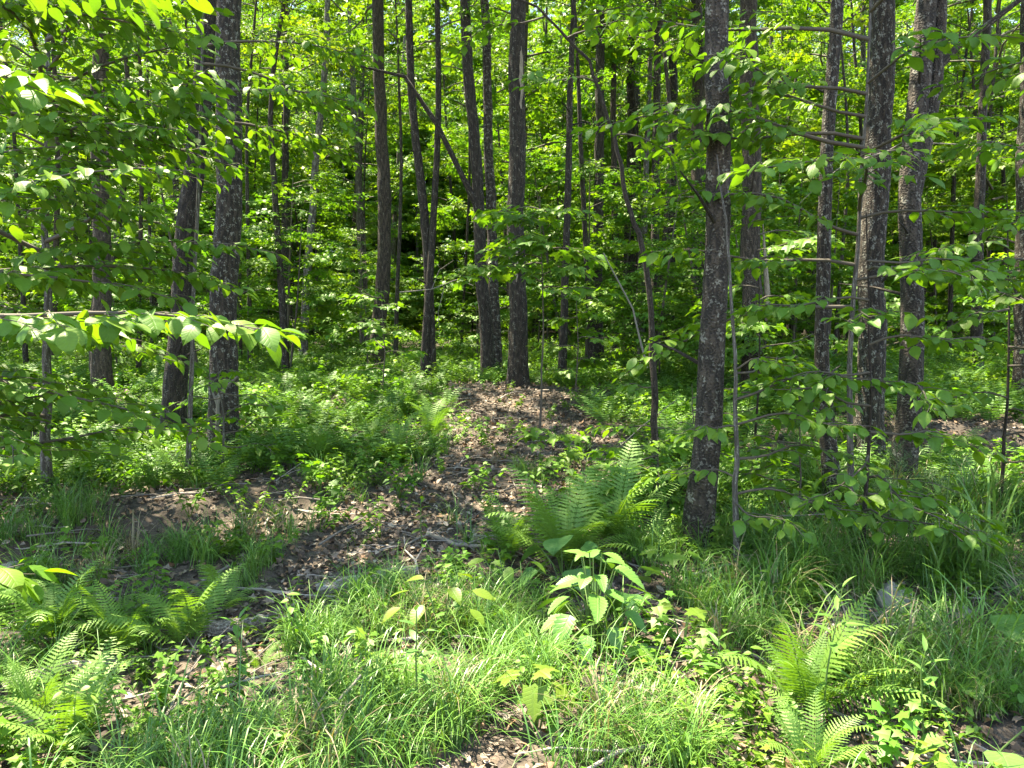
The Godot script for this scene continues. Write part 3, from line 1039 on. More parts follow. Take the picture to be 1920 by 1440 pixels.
	tree("tree", 3.52, 7.34, 0.245, 19.0, 7.0, 3.2, [[4.5, 0.07, 0.0], [19.0, 0.2, 0.0]], M.bark_lichen, "stout straight lichen-speckled tree, left of the forked tree", edge, 0.8, true)
	var fork_r := [[Vector3(0.06, 2.6, 0.0), Vector3(0.16, 3.1, 0.0), Vector3(0.26, 3.6, -0.02), Vector3(0.3, 4.2, -0.03), Vector3(0.28, 5.2, 0.0), Vector3(0.5, 8.0, 0.2)], [0.075, 0.07, 0.06, 0.052, 0.05, 0.03]]
	var fork_b := [[Vector3(0.27, 3.75, -0.02), Vector3(0.45, 3.95, 0.0), Vector3(0.72, 4.15, 0.05), Vector3(1.3, 4.6, 0.1)], [0.035, 0.03, 0.026, 0.015]]
	tree("tree", 3.44, 6.56, 0.185, 16.0, 6.5, 3.0, [[0.8, 0.07, 0.0], [1.8, 0.1, 0.0], [2.7, 0.06, 0.0], [4.6, 0.18, 0.0], [16.0, 0.4, 0.0]], M.bark_grey, "dark tree that forks into two stems, right of the stout straight tree", edge, 0.8, true, [fork_r, fork_b])
	tree("tree", 8.75, 14.0, 0.18, 16.0, 7.0, 2.4, [[16.0, 0.1, 0.0]], M.bark_dark, "slim dark tree right of the forked tree", mid, 0.8, false)
	tree("tree", 6.9, 10.0, 0.24, 18.0, 6.0, 3.2, [[18.0, -0.1, 0.0]], M.bark_lichen, "tree cut by the right edge of the picture", edge, 0.8, true)
	tree("tree", -5.35, 19.0, 0.2, 17.0, 8.0, 2.4, [[5.0, 0.35, 0.0], [7.5, 0.65, 0.0], [17.0, 1.2, 0.0]], M.bark_pale, "slender bowed tree with a sunlit foot, left of the lone straight tree", mid, 0.8, false)
	tree("tree", -6.4, 21.0, 0.2, 17.0, 8.0, 2.4, [[17.0, 0.2, 0.0]], M.bark_dark, "dark slim tree left of the bowed tree", mid, 0.8, false)
	# trees beside the frame whose crowns shade the edge of the wood
	for p in [[-8.6, 8.3], [-8.8, 10.2], [-3.0, 1.3], [6.2, 5.2], [9.6, 8.2]]:
		tree("tree", p[0], p[1], 0.3, 17.0, 5.0, 3.4, [[17.0, rng.randf_range(-0.4, 0.4), 0.3]], M.bark_dark, "tree beside the clearing whose crown shades the grass", "trees just outside the picture", 0.8, false)

func build_far_trees() -> void:
	var placed := []
	for c in get_children():
		if str(c.name).begins_with("tree"):
			placed.append(Vector2(c.position.x, -c.position.z))
	var tries := 0
	var made := 0
	while tries < 4000 and made < 185:
		tries += 1
		var d := 13.0 + 45.0 * sqrt(rng.randf())
		var x := rng.randf_range(-1.0, 1.0) * (0.7 * d + 7.0)
		var ok := true
		for p in placed:
			if p.distance_to(Vector2(x, d)) < 1.7 + 0.018 * d:
				ok = false
				break
		# keep the way over the rise open
		if absf(x) < 1.6 and d < 19.0:
			ok = false
		if not ok:
			continue
		placed.append(Vector2(x, d))
		made += 1
		var where := whereabouts(x, d)
		var thick := rng.randf_range(0.09, 0.29)
		var mat: Material = [M.bark_dark, M.bark_dark, M.bark_brown, M.bark_lichen, M.bark_dark, M.bark_lichen, M.bark_pale][rng.randi() % 7]
		var look := "dark" if mat == M.bark_dark else ("brown" if mat == M.bark_brown else ("speckled" if mat == M.bark_lichen else "pale"))
		var label := "%s %s trunk in the woods %s" % ["slim" if thick < 0.16 else ("mid-sized" if thick < 0.23 else "thick"), look, where]
		var high := lerpf(12.0, 18.0, (thick - 0.09) / 0.2) + rng.randf_range(-1.5, 1.5)
		tree("tree", x, d, thick, high, rng.randf_range(2.6, 6.0), rng.randf_range(2.4, 3.6), [[high, rng.randf_range(-0.9, 0.9), rng.randf_range(-0.6, 0.6)]], mat, label, "trees in the woods " + where, 1.25, false)
	made = 0
	while made < 60:
		var d := rng.randf_range(13.5, 34.0)
		var x := rng.randf_range(-0.66, 0.7) * d
		if absf(x) < 1.5 and d < 17.0:
			continue
		made += 1
		var where := whereabouts(x, d)
		var mat: Material = [M.bark_dark, M.bark_dark, M.bark_brown, M.bark_grey][rng.randi() % 4]
		var look := "dark" if mat == M.bark_dark else ("brown" if mat == M.bark_brown else "grey")
		tree("tree", x, d, rng.randf_range(0.06, 0.13), rng.randf_range(9.0, 13.0), 6.0, 1.3, [[5.0, rng.randfn(0, 0.2), 0.0], [12.0, rng.randfn(0, 0.5), 0.0]], mat, "pole-thin %s trunk in the woods %s" % [look, where], "pole-thin trees " + where, 0.8, false)
	# beyond them the wood is one mass of leaves
	var g := Geo.new()
	for k in 40:
		spray_on(g, Transform3D(Basis(Vector3.UP, rng.randf() * TAU).scaled(Vector3.ONE * rng.randf_range(1.0, 1.6)), Vector3(rng.randfn(0, 0.9), rng.randfn(0, 0.5), rng.randfn(0, 0.9))), 1.0, rng.randf_range(0.95, 1.2))
	var clump := g.mesh()
	var places := []
	for k in 3600:
		var d := rng.randf_range(44.0, 80.0)
		var x := rng.randf_range(-1.0, 1.0) * (0.72 * d + 6.0)
		places.append(Transform3D(Basis(Vector3.UP, rng.randf() * TAU).scaled(Vector3.ONE * rng.randf_range(0.9, 1.5)), Vector3(x, profile(d) + 0.5 + 22.0 * pow(rng.randf(), 1.2), -d)))
	for k in 1100:
		var d := rng.randf_range(30.0, 62.0)
		var x := rng.randf_range(-1.0, 1.0) * (0.72 * d + 4.0)
		places.append(Transform3D(Basis(Vector3.UP, rng.randf() * TAU).scaled(Vector3.ONE * rng.randf_range(0.6, 1.0)), Vector3(x, profile(d) + 0.3 + 2.2 * rng.randf(), -d)))
	var far := many("far_woods", clump, places, [], self, M.crown)
	tag(far, "dense green leaves of the woods far behind all the trunks", "woods", "", "stuff")

func build_saplings() -> void:
	var green_mats: Array = M.leaf
	var near := "leafy saplings along the edge of the wood"
	# the beech that fills the left of the picture
	var b := whorl(16, 0.5, 4.2, 65.0, 50.0, 2.2, 2.5) + whorl(6, 0.8, 4.8, 170.0, 60.0, 1.2, 1.3)
	sapling("sapling", spot(-3.98, 6.32), [Vector3(0, -0.1, 0), Vector3(0.03, 1.5, 0), Vector3(0.08, 3.4, 0), Vector3(0.12, 5.6, 0.1)], 0.085, b, 0.122, false, green_mats, M.bark_pale, "big young beech with layered branches filling the left side", near)
	b = whorl(13, 0.45, 3.9, -15.0, 35.0, 1.8, 2.3)
	sapling("sapling", spot(-4.2, 5.1), [Vector3(0, -0.1, 0), Vector3(0.03, 1.5, 0), Vector3(0.0, 3.0, 0), Vector3(0.05, 4.6, 0.1)], 0.06, b, 0.122, false, green_mats, M.bark_pale, "beech beside the left edge whose shaded leaves overlap the big young beech", near)
	# its neighbour beside the frame, one low sunlit branch reaching in
	b = [[1.72, 0.0, 1.75, 0.12, 0.16], [0.75, 20.0, 0.75, 0.05, 0.22], [2.75, 5.0, 1.0, 0.25, 0.45], [3.3, -20.0, 1.3, 0.2, 0.3], [2.3, 60.0, 0.8, 0.2, 0.2]]
	sapling("sapling", spot(-2.8, 3.2), [Vector3(0, -0.1, 0), Vector3(0.02, 1.5, 0), Vector3(0.05, 3.0, 0), Vector3(0.0, 4.4, 0.1)], 0.06, b, 0.135, false, green_mats, M.bark_pale, "beech sapling at the left edge with one long sunlit branch", near, 300, 1.5)
	# a young beech round the foot of the lichen-spotted tree
	b = whorl(10, 0.15, 1.0, 30.0, 180.0, 0.7, 0.45)
	sapling("sapling", spot(-2.75, 7.0), [Vector3(0, -0.05, 0), Vector3(0.03, 0.5, 0), Vector3(-0.02, 1.15, 0.05)], 0.025, b, 0.1, false, green_mats, M.bark_pale, "low bushy beech seedling in front of the lichen-spotted tree", near, 250)
	# branches of a beech that stands further back, hanging in from above on the left
	b = whorl(9, 3.0, 5.4, 30.0, 75.0, 1.5, 1.6)
	sapling("sapling", spot(-2.9, 6.6), [Vector3(0, -0.1, 0), Vector3(0.1, 2.0, 0), Vector3(0.2, 4.0, 0), Vector3(0.3, 6.0, 0.1)], 0.045, b, 0.1, false, green_mats, M.bark_pale, "thin beech sapling whose leaves hang in front of the lichen-spotted tree", near, 300)
	# the pole of the pale sapling beside the slim near tree
	b = [[1.15, 8.0, 0.95, 0.42, 0.3], [1.0, 30.0, 0.8, 0.2, 0.2], [0.75, -10.0, 0.9, 0.25, 0.25], [0.95, 150.0, 0.5, 0.15, 0.15], [0.55, 20.0, 0.8, 0.1, 0.2], [0.45, 80.0, 0.6, 0.1, 0.15], [1.35, 60.0, 0.5, 0.15, 0.1], [0.65, 200.0, 0.5, 0.1, 0.15], [1.3, -30.0, 0.7, 0.2, 0.15]]
	sapling("sapling", spot(1.46, 4.76), [Vector3(0, -0.1, 0), Vector3(-0.02, 0.6, 0), Vector3(-0.02, 1.25, 0), Vector3(-0.09, 2.2, 0), Vector3(-0.16, 2.7, 0.0)], 0.042, b, 0.1, false, green_mats, M.bark_pale, "pale pole sapling with sunlit leaves on its right", near)
	# leaves across the upper right
	b = whorl(6, 2.3, 4.8, 90.0, 110.0, 1.2, 1.3) + [[2.0, 190.0, 1.5, 0.3, 0.2], [1.9, 20.0, 1.3, 0.1, 0.2], [2.9, 170.0, 1.7, 0.2, 0.3], [3.2, 160.0, 1.6, 0.25, 0.3]] + whorl(6, 1.7, 3.7, 150.0, 45.0, 1.6, 1.8)
	sapling("sapling", spot(2.5, 5.4), [Vector3(0, -0.1, 0), Vector3(-0.05, 1.3, 0), Vector3(0.0, 2.6, 0.05), Vector3(0.05, 5.2, 0.1)], 0.05, b, 0.115, false, green_mats, M.bark_pale, "forked grey sapling whose branches spread before the stout right-hand trees", near)
	b = [[1.95, 185.0, 1.3, 0.25, 0.25], [2.3, 170.0, 1.1, 0.2, 0.3], [1.55, 160.0, 0.9, 0.1, 0.2], [2.7, 190.0, 1.2, 0.3, 0.25], [3.2, 175.0, 1.4, 0.2, 0.3], [1.2, 150.0, 0.7, 0.1, 0.2]]
	sapling("sapling", spot(4.15, 4.9), [Vector3(0, -0.1, 0), Vector3(-0.05, 1.3, 0), Vector3(-0.1, 2.6, 0), Vector3(-0.1, 4.4, 0)], 0.05, b, 0.1, false, green_mats, M.bark_pale, "beech branches reaching in from the right edge", near)
	b = whorl(13, 0.3, 2.1, 90.0, 110.0, 0.8, 0.8)
	sapling("sapling", spot(2.25, 4.75), [Vector3(0, -0.1, 0), Vector3(0.05, 1.1, 0), Vector3(0.0, 2.3, 0)], 0.03, b, 0.11, false, green_mats, M.bark_brown, "leafy beech sapling before the twisted grey tree", near, 250)
	b = whorl(12, 0.4, 2.4, 90.0, 110.0, 0.8, 0.8)
	sapling("sapling", spot(3.9, 5.9), [Vector3(0, -0.1, 0), Vector3(0.05, 1.2, 0), Vector3(0.0, 2.6, 0)], 0.03, b, 0.11, false, green_mats, M.bark_brown, "leafy beech sapling standing right of the forked tree", near, 250)
	b = whorl(12, 0.4, 2.6, 90.0, 140.0, 0.9, 0.8)
	sapling("sapling", spot(2.75, 8.4), [Vector3(0, -0.1, 0), Vector3(0.05, 1.2, 0), Vector3(0.0, 2.8, 0)], 0.03, b, 0.12, true, green_mats, M.bark_brown, "maple sapling filling the gap between the slim near tree and the stout tree", near, 250)
	# the arching grey sapling
	b = [[3.3, -30.0, 1.0, 0.1, 0.3], [3.8, 150.0, 0.9, 0.1, 0.3], [4.2, 60.0, 1.0, 0.1, 0.3], [0.9, 160.0, 0.5, 0.1, 0.1], [0.5, 190.0, 0.6, 0.1, 0.1], [4.4, 200.0, 1.0, 0.1, 0.4]]
	sapling("sapling", spot(1.39, 7.14), [Vector3(0, -0.1, 0), Vector3(-0.02, 1.0, 0), Vector3(-0.09, 2.06, 0), Vector3(-0.26, 2.57, 0), Vector3(-0.42, 3.3, 0), Vector3(-0.66, 4.0, 0), Vector3(-1.15, 4.5, 0), Vector3(-1.8, 4.75, 0)], 0.07, b, 0.1, false, green_mats, M.bark_brown, "bare grey sapling arching over to the left above the path", near, 200)
	# maple saplings on and around the rise
	b = whorl(12, 1.8, 2.9, 90.0, 120.0, 0.9, 0.7)
	sapling("sapling", spot(0.35, 9.4), [Vector3(0, -0.05, 0), Vector3(0.05, 1.4, 0), Vector3(0.0, 3.0, 0)], 0.03, b, 0.14, true, green_mats, M.twig, "maple sapling with yellow-green sunlit leaves in front of the stout tree", near, 250)
	b = whorl(10, 0.3, 1.6, 60.0, 180.0, 0.7, 0.5)
	sapling("sapling", spot(-1.9, 10.8), [Vector3(0, -0.05, 0), Vector3(0.05, 0.8, 0), Vector3(0.0, 1.7, 0)], 0.025, b, 0.11, true, green_mats, M.twig, "bushy maple sapling left of the rise below the lone straight tree", near, 200)
	b = whorl(10, 0.3, 1.7, 60.0, 180.0, 0.7, 0.5)
	sapling("sapling", spot(0.95, 11.2), [Vector3(0, -0.05, 0), Vector3(0.05, 0.8, 0), Vector3(0.0, 1.8, 0)], 0.025, b, 0.11, true, green_mats, M.twig, "bushy maple sapling right of the stout tree on the rise", near, 200)
	b = whorl(7, 0.2, 0.75, 120.0, 100.0, 0.55, 0.4)
	sapling("sapling", spot(1.15, 5.9), [Vector3(0, -0.05, 0), Vector3(0.02, 0.4, 0), Vector3(0.0, 0.85, 0)], 0.018, b, 0.1, true, green_mats, M.twig, "low maple seedling with pale leaves left of the slim near tree", near, 200)
	b = whorl(9, 0.2, 1.1, 100.0, 120.0, 0.6, 0.5)
	sapling("sapling", spot(2.05, 5.3), [Vector3(0, -0.05, 0), Vector3(0.02, 0.5, 0), Vector3(0.0, 1.2, 0)], 0.02, b, 0.1, false, green_mats, M.twig, "leafy beech seedling under the pale pole sapling", near, 200)
	b = whorl(8, 0.2, 0.9, 100.0, 120.0, 0.5, 0.4)
	sapling("sapling", spot(1.6, 6.6), [Vector3(0, -0.05, 0), Vector3(0.02, 0.5, 0), Vector3(0.0, 1.0, 0)], 0.02, b, 0.1, false, green_mats, M.twig, "beech seedling at the foot of the arching sapling", near, 200)
	b = whorl(6, 0.15, 0.5, 60.0, 150.0, 0.4, 0.3)
	sapling("sapling", spot(0.4, 7.6), [Vector3(0, -0.05, 0), Vector3(0.02, 0.3, 0), Vector3(0.0, 0.6, 0)], 0.014, b, 0.1, true, green_mats, M.twig, "small maple seedling in the middle of the path", near, 120)
	# the understorey further in
	var made := 0
	while made < 120:
		var d := 8.5 + 30.0 * pow(rng.randf(), 0.8)
		var x := rng.randf_range(-1.0, 1.0) * (0.72 * d + 2.0)
		if bare(x, d) > 0.3 or (absf(x) < 1.7 and d < 13.0):
			continue
		made += 1
		var kind := rng.randi() % 6
		if d < 12.0:
			kind = kind % 3
		var where := whereabouts(x, d)
		understorey(x, d, "%s thin leafy sapling %s" % [["low", "man-high", "tallish", "tall", "tall", "very tall"][kind], where], "thin saplings " + where, kind)

func understorey(x: float, d: float, label: String, group: String, kind: int) -> void:
	var o := thing("sapling", spot(x, d), label, "sapling", group)
	var f := part("foliage", thickets[kind][0], o)
	f.transform = Transform3D(Basis(Vector3.UP, rng.randf() * TAU).scaled(Vector3.ONE * rng.randf_range(0.85, 1.15)), Vector3.ZERO)
	f.set_meta("kind", "stuff")
	part("stem", thickets[kind][1], o).transform = f.transform

func whereabouts(x: float, d: float) -> String:
	# where something deep in the wood is seen, told by the trees in front of it
	var p := x / d
	var back := "far back, " if d > 24.0 else ""
	for z in [[-0.47, "left of the leaning dark tree"], [-0.33, "behind the lichen-spotted tree"], [-0.2, "between the lichen-spotted tree and the lone tree"], [-0.08, "left of the rise"], [0.05, "behind the rise"], [0.16, "right of the rise"], [0.25, "behind the arching sapling"], [0.38, "behind the slim near tree"], [0.5, "behind the stout straight tree"]]:
		if p < z[0]:
			return back + z[1]
	return back + "right of the forked tree"

func scatter(called: String, meshes: Array, per: Array, mat: Material, label: String, category: String) -> void:
	# per: for each mesh [places, colours]
	var o := thing(called, Vector3.ZERO, label, category, "", "stuff")
	for k in meshes.size():
		if per[k][0]:
			many(called, meshes[k], per[k][0], per[k][1], o, mat)

func build_undergrowth() -> void:
	# dead leaves over the whole floor, thickest where it is bare
	var per := [[[], []], [[], []], [[], []], [[], []]]
	var tones := [Color(0.24, 0.19, 0.145), Color(0.13, 0.092, 0.066), Color(0.34, 0.29, 0.235), Color(0.07, 0.05, 0.037), Color(0.18, 0.135, 0.1), Color(0.095, 0.073, 0.056), Color(0.26, 0.16, 0.09)]
	for k in 80000:
		var d := 2.2 + 12.0 * pow(rng.randf(), 0.9)
		var x := rng.randf_range(-1.0, 1.0) * (0.74 * d + 0.5)
		if rng.randf() > 0.42 + 0.58 * bare(x, d):
			continue
		var kind := rng.randi() % 4
		var b := Basis(Vector3.UP, rng.randf() * TAU).rotated(Vector3.RIGHT, rng.randfn(0, 0.42)).rotated(Vector3.BACK, rng.randfn(0, 0.42))
		per[kind][0].append(Transform3D(b.scaled(Vector3.ONE * rng.randf_range(0.025, 0.075) * rng.randf_range(0.7, 1.1)), spot(x, d, rng.randf_range(0.004, 0.035))))
		var c: Color = tones[rng.randi() % tones.size()]
		var s := rng.randf_range(0.75, 1.2)
		per[kind][1].append(Color(c.r * s, c.g * s, c.b * s))
	scatter("fallen_leaves", dead_leaves, per, M.dead, "brown and grey dead leaves lying all over the forest floor", "leaf litter")
	# low seedlings and brambles
	per = [[[], []], [[], []], [[], []], [[], []], [[], []], [[], []]]
	for k in 11000:
		var d := 2.3 + 27.0 * pow(rng.randf(), 0.9)
		var x := rng.randf_range(-1.0, 1.0) * (0.74 * d + 1.0)
		var thin := 0.5 if d < 5.5 else 0.9
		if d > 5.5 and d < 7.0 and x < -1.0:
			thin = 0.7
		if rng.randf() > thin * (1.0 - 0.9 * bare(x, d)) or patchy.get_noise_2d(x * 12.0, d * 12.0) < -0.3:
			continue
		var kind := rng.randi() % 6
		var s := rng.randf_range(0.45, 1.0) * (0.75 if d < 5.5 else 1.0)
		per[kind][0].append(Transform3D(Basis(Vector3.UP, rng.randf() * TAU).scaled(Vector3.ONE * s), spot(x, d, -0.02)))
		per[kind][1].append(green())
	scatter("undergrowth", herbs, per, M.crown, "knee-high seedlings and brambles covering the floor between the trees", "undergrowth")
	# ferns too far in to tell apart
	per = [[[], []], [[], []], [[], []], [[], []]]
	for k in 3600:
		var d := 6.3 + 17.0 * rng.randf()
		var x := rng.randf_range(-1.0, 1.0) * (0.74 * d + 1.0)
		if rng.randf() < 1.4 * bare(x, d) or patchy.get_noise_2d(x * 9.0 + 300.0, d * 9.0) < -0.08 or (absf(x) < 0.9 and d < 12.5):
			continue
		var kind := rng.randi() % 4
		per[kind][0].append(Transform3D(Basis(Vector3.UP, rng.randf() * TAU).scaled(Vector3.ONE * rng.randf_range(0.6, 1.15)), spot(x, d, -0.02)))
		var s := rng.randf_range(0.8, 1.15)
		per[kind][1].append(Color(0.12 * s, 0.25 * s, 0.043 * s))
	scatter("fern_undergrowth", far_ferns, per, M.fern_copies, "bed of ferns spreading under the trees on both sides of the rise", "ferns")
	# grass
	per = [[[], []], [[], []], [[], []], [[], []], [[], []], [[], []]]
	for k in 8500:
		var d := 2.2 + 6.3 * pow(rng.randf(), 0.85)
		var x := rng.randf_range(-1.0, 1.0) * (0.74 * d + 0.4)
		var want := 1.0 - smoothstep(4.6, 5.6, d)
		if x > 1.7:
			want = maxf(want, 1.0 - smoothstep(6.2, 7.2, d))
		want = maxf(want, 0.16)
		want = want * (1.0 - 0.93 * bare(x, d)) + (0.5 if d < 7.5 and patchy.get_noise_2d(x * 30.0 + 90.0, d * 30.0) > 0.22 else 0.0) * bare(x, d)
		want *= smoothstep(-0.1, 0.3, patchy.get_noise_2d(x * 20.0, d * 20.0 + 500.0))
		if x < -1.1 and d < 4.6:
			want *= 0.55
		if rng.randf() > want or (rng.randf() < 0.85 and roomy(x, d)):
			continue
		var kind := rng.randi() % 6
		var s := rng.randf_range(0.5, 1.0) * (1.25 if x > 1.4 and d > 3.4 else 0.92)
		per[kind][0].append(Transform3D(Basis(Vector3.UP, rng.randf() * TAU).scaled(Vector3(s, s * rng.randf_range(0.8, 1.15), s)), spot(x, d, -0.01)))
		var c := [Color(0.12, 0.25, 0.036), Color(0.1, 0.225, 0.034), Color(0.145, 0.27, 0.042), Color(0.09, 0.205, 0.036)][rng.randi() % 4] as Color
		if rng.randf() < 0.06:
			c = Color(0.27, 0.22, 0.13)
		per[kind][1].append(c * rng.randf_range(0.85, 1.15))
	scatter("grass", tufts, per, M.grass, "long thin grass growing along the near edge of the clearing", "grass")
	# fallen twigs
	var tg := Geo.new()
	tube(tg, [Vector3(-0.5, 0, 0), Vector3(-0.15, 0.03, 0.02), Vector3(0.2, 0.0, -0.03), Vector3(0.5, 0.03, 0.0)], [0.012, 0.011, 0.008, 0.004], 5, 1, 1)
	tube(tg, [Vector3(-0.15, 0.03, 0.02), Vector3(0.1, 0.06, 0.14), Vector3(0.3, 0.04, 0.22)], [0.008, 0.005, 0.003], 4, 1, 1)
	per = [[[], []]]
	for k in 420:
		var d := 2.4 + 10.0 * rng.randf()
		var x := rng.randf_range(-1.0, 1.0) * (0.72 * d)
		per[0][0].append(Transform3D(Basis(Vector3.UP, rng.randf() * TAU).rotated(Vector3.RIGHT, rng.randfn(0, 0.12)).scaled(Vector3.ONE * rng.randf_range(0.2, 0.8)), spot(x, d, 0.025)))
		var s := rng.randf_range(0.1, 0.4)
		per[0][1].append(Color(s, s * 0.88, s * 0.76))
	var tm := plain(Color.WHITE, 0.9)
	tm.vertex_color_use_as_albedo = true
	scatter("twig_litter", [tg.mesh()], per, tm, "small broken twigs scattered among the dead leaves", "twigs")

func build_foreground() -> void:
	# ferns one can pick out
	for f in [
		[-2.42, 3.85, 12, 0.56, 1, "large fern at the left end of the left-hand clump"],
		[-2.0, 3.75, 12, 0.46, 0, "yellow-green fern in the middle of the left clump"],
		[-1.72, 3.85, 12, 0.5, 2, "sunlit fern at the right of the left clump"],
		[-2.05, 3.15, 12, 0.42, 0, "fern at the left edge below the big clump"],
		[-1.7, 2.85, 11, 0.42, 2, "fern in the bottom left corner"],
		[-1.72, 4.35, 6, 0.42, 2, "small pale fern alone beside a short log, right of the left clump"],
		[-1.25, 3.55, 5, 0.2, 1, "tiny fern in the grass right of the left clump"],
		[0.36, 4.8, 16, 0.78, 2, "tall sunlit fern behind the broad-leaved plants"],
		[0.72, 5.3, 14, 0.76, 0, "tall fern right of the sunlit fern, by the slim near tree"],
		[-0.02, 5.1, 9, 0.5, 1, "fern in half shade left of the tall sunlit fern"],
		[0.95, 5.05, 8, 0.4, 1, "shaded fern leaning towards the slim near tree"],
		[1.29, 3.15, 14, 0.56, 1, "large fern in the grass at the lower right"],
		[1.1, 2.7, 10, 0.38, 2, "sunlit fern at the bottom edge, right of the middle"],
		[0.72, 2.95, 6, 0.3, 0, "small fern between the maple seedling and the large right fern"],
		[-1.24, 7.8, 11, 0.55, 3, "round bushy fern left of the path"],
		[-0.95, 8.9, 9, 0.6, 1, "fern with tall arching fronds at the left side of the path"],
		[-1.6, 8.6, 9, 0.5, 3, "shaded fern behind the round bushy fern"],
		[-1.9, 7.3, 9, 0.45, 3, "shaded fern between the beech seedling and the round bushy fern"],
		[1.75, 8.0, 9, 0.5, 1, "fern at the right side of the path by the arching sapling"],
		[2.9, 6.0, 9, 0.45, 1, "fern between the twisted tree and the forked tree"],
		[4.2, 6.2, 9, 0.5, 3, "fern right of the forked tree"],
		[4.0, 7.1, 9, 0.45, 1, "fern below the right-hand dirt bank"],
		[-3.0, 6.6, 8, 0.45, 3, "fern beside the foot of the big young beech"],
	]:
		fern(f[0], f[1], f[2], f[3], f[4], f[5], rng.randf() * TAU)
	# broad-leaved plants in the middle
	var jagged := []
	for k in 38:
		var t := k / 37.0
		jagged.append([k * 137.5, lerpf(0.34, 0.05, t) * rng.randf_range(0.6, 1.1), lerpf(0.1, 0.52, t) * rng.randf_range(0.85, 1.1), lerpf(0.2, 0.14, t) * rng.randf_range(0.7, 1.2), lerpf(-0.75, 0.1, t) + rng.randf_range(-0.2, 0.2)])
	broad_plant("broad_leaved_plant", 0.42, 3.75, jagged, [M.broad[0], M.broad[2]], "toothed", "leafy plant with large jagged green leaves in the middle foreground", "plant")
	broad_plant("burdock", 0.32, 4.6, [[110, 0.06, 0.32, 0.2, -0.15], [20, 0.12, 0.26, 0.18, -0.3], [200, 0.14, 0.22, 0.17, -0.3], [70, 0.16, 0.15, 0.18, -0.5], [160, 0.18, 0.12, 0.17, -0.5], [-20, 0.18, 0.16, 0.16, -0.4]], [M.broad[1]], "heart", "burdock with wide blue-green leaves before the tall ferns", "plant")
	broad_plant("burdock", 0.62, 4.15, [[10, 0.1, 0.28, 0.18, -0.2], [150, 0.1, 0.22, 0.15, -0.3], [80, 0.12, 0.16, 0.16, -0.5], [-40, 0.12, 0.2, 0.14, -0.3]], [M.broad[1]], "heart", "smaller burdock just behind the jagged-leaved plant", "plant")
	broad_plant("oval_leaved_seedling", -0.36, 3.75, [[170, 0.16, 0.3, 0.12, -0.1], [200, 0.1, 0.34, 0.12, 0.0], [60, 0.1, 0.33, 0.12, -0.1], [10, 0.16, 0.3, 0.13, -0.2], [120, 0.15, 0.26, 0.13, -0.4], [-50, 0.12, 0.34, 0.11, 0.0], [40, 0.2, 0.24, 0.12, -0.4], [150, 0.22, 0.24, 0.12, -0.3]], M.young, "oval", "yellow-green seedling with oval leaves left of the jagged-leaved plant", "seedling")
	broad_plant("oval_leaved_seedling", -0.02, 4.3, [[170, 0.14, 0.3, 0.12, -0.1], [90, 0.1, 0.28, 0.12, -0.5], [30, 0.14, 0.3, 0.12, -0.1], [230, 0.1, 0.33, 0.1, 0.0], [140, 0.18, 0.22, 0.12, -0.3]], [M.leaf[4], M.leaf[2]], "oval", "green seedling with oval leaves beside the burdock", "seedling")
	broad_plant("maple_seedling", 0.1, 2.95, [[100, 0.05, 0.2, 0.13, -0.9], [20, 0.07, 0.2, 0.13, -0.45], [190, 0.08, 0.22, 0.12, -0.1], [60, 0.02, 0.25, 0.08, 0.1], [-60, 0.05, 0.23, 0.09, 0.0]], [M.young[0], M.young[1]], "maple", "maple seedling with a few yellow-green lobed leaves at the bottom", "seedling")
	broad_plant("maple_seedling", 0.98, 4.5, [[100, 0.08, 0.25, 0.11, -0.4], [20, 0.1, 0.25, 0.11, -0.3], [190, 0.1, 0.25, 0.11, -0.1], [-60, 0.08, 0.3, 0.1, 0.0], [150, 0.12, 0.16, 0.11, -0.2], [60, 0.12, 0.15, 0.1, -0.3]], [M.leaf[2], M.leaf[1]], "maple", "maple seedling by the foot of the slim near tree", "seedling")
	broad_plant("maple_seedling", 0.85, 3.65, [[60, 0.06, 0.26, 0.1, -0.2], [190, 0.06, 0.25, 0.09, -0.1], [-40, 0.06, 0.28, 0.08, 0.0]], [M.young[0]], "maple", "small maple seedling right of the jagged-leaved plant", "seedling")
	# coltsfoot along the bottom right
	broad_plant("coltsfoot", 2.42, 3.6, [[110, 0.1, 0.28, 0.19, -0.35], [30, 0.12, 0.24, 0.16, -0.2], [200, 0.16, 0.14, 0.12, -0.2]], [M.broad[2], M.broad[0]], "heart", "coltsfoot with a big round leaf at the right edge", "plant")
	broad_plant("coltsfoot", 1.75, 2.7, [[100, 0.12, 0.16, 0.13, -0.3], [20, 0.12, 0.2, 0.12, -0.1], [190, 0.14, 0.12, 0.13, -0.2], [60, 0.2, 0.1, 0.12, -0.3]], [M.broad[2]], "heart", "low coltsfoot with round leaves in the bottom right corner", "plant")
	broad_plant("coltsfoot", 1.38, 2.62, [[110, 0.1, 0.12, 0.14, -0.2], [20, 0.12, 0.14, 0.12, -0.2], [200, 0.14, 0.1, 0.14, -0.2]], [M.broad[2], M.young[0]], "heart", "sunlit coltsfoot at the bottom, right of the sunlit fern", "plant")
	broad_plant("coltsfoot", 1.95, 3.2, [[100, 0.1, 0.14, 0.11, -0.2], [-20, 0.08, 0.2, 0.09, 0.0], [200, 0.1, 0.15, 0.1, -0.2]], [M.broad[2]], "heart", "small coltsfoot beside the lower right log", "plant")
	# upright herbs
	leafy_stalk("goldenrod", -1.2, 3.2, 0.42, Vector2(0.02, 0.03), 11, 0.13, 0.3, M.broad[0], "goldenrod shoot in the grass right of the left ferns", "herb", "goldenrod shoots")
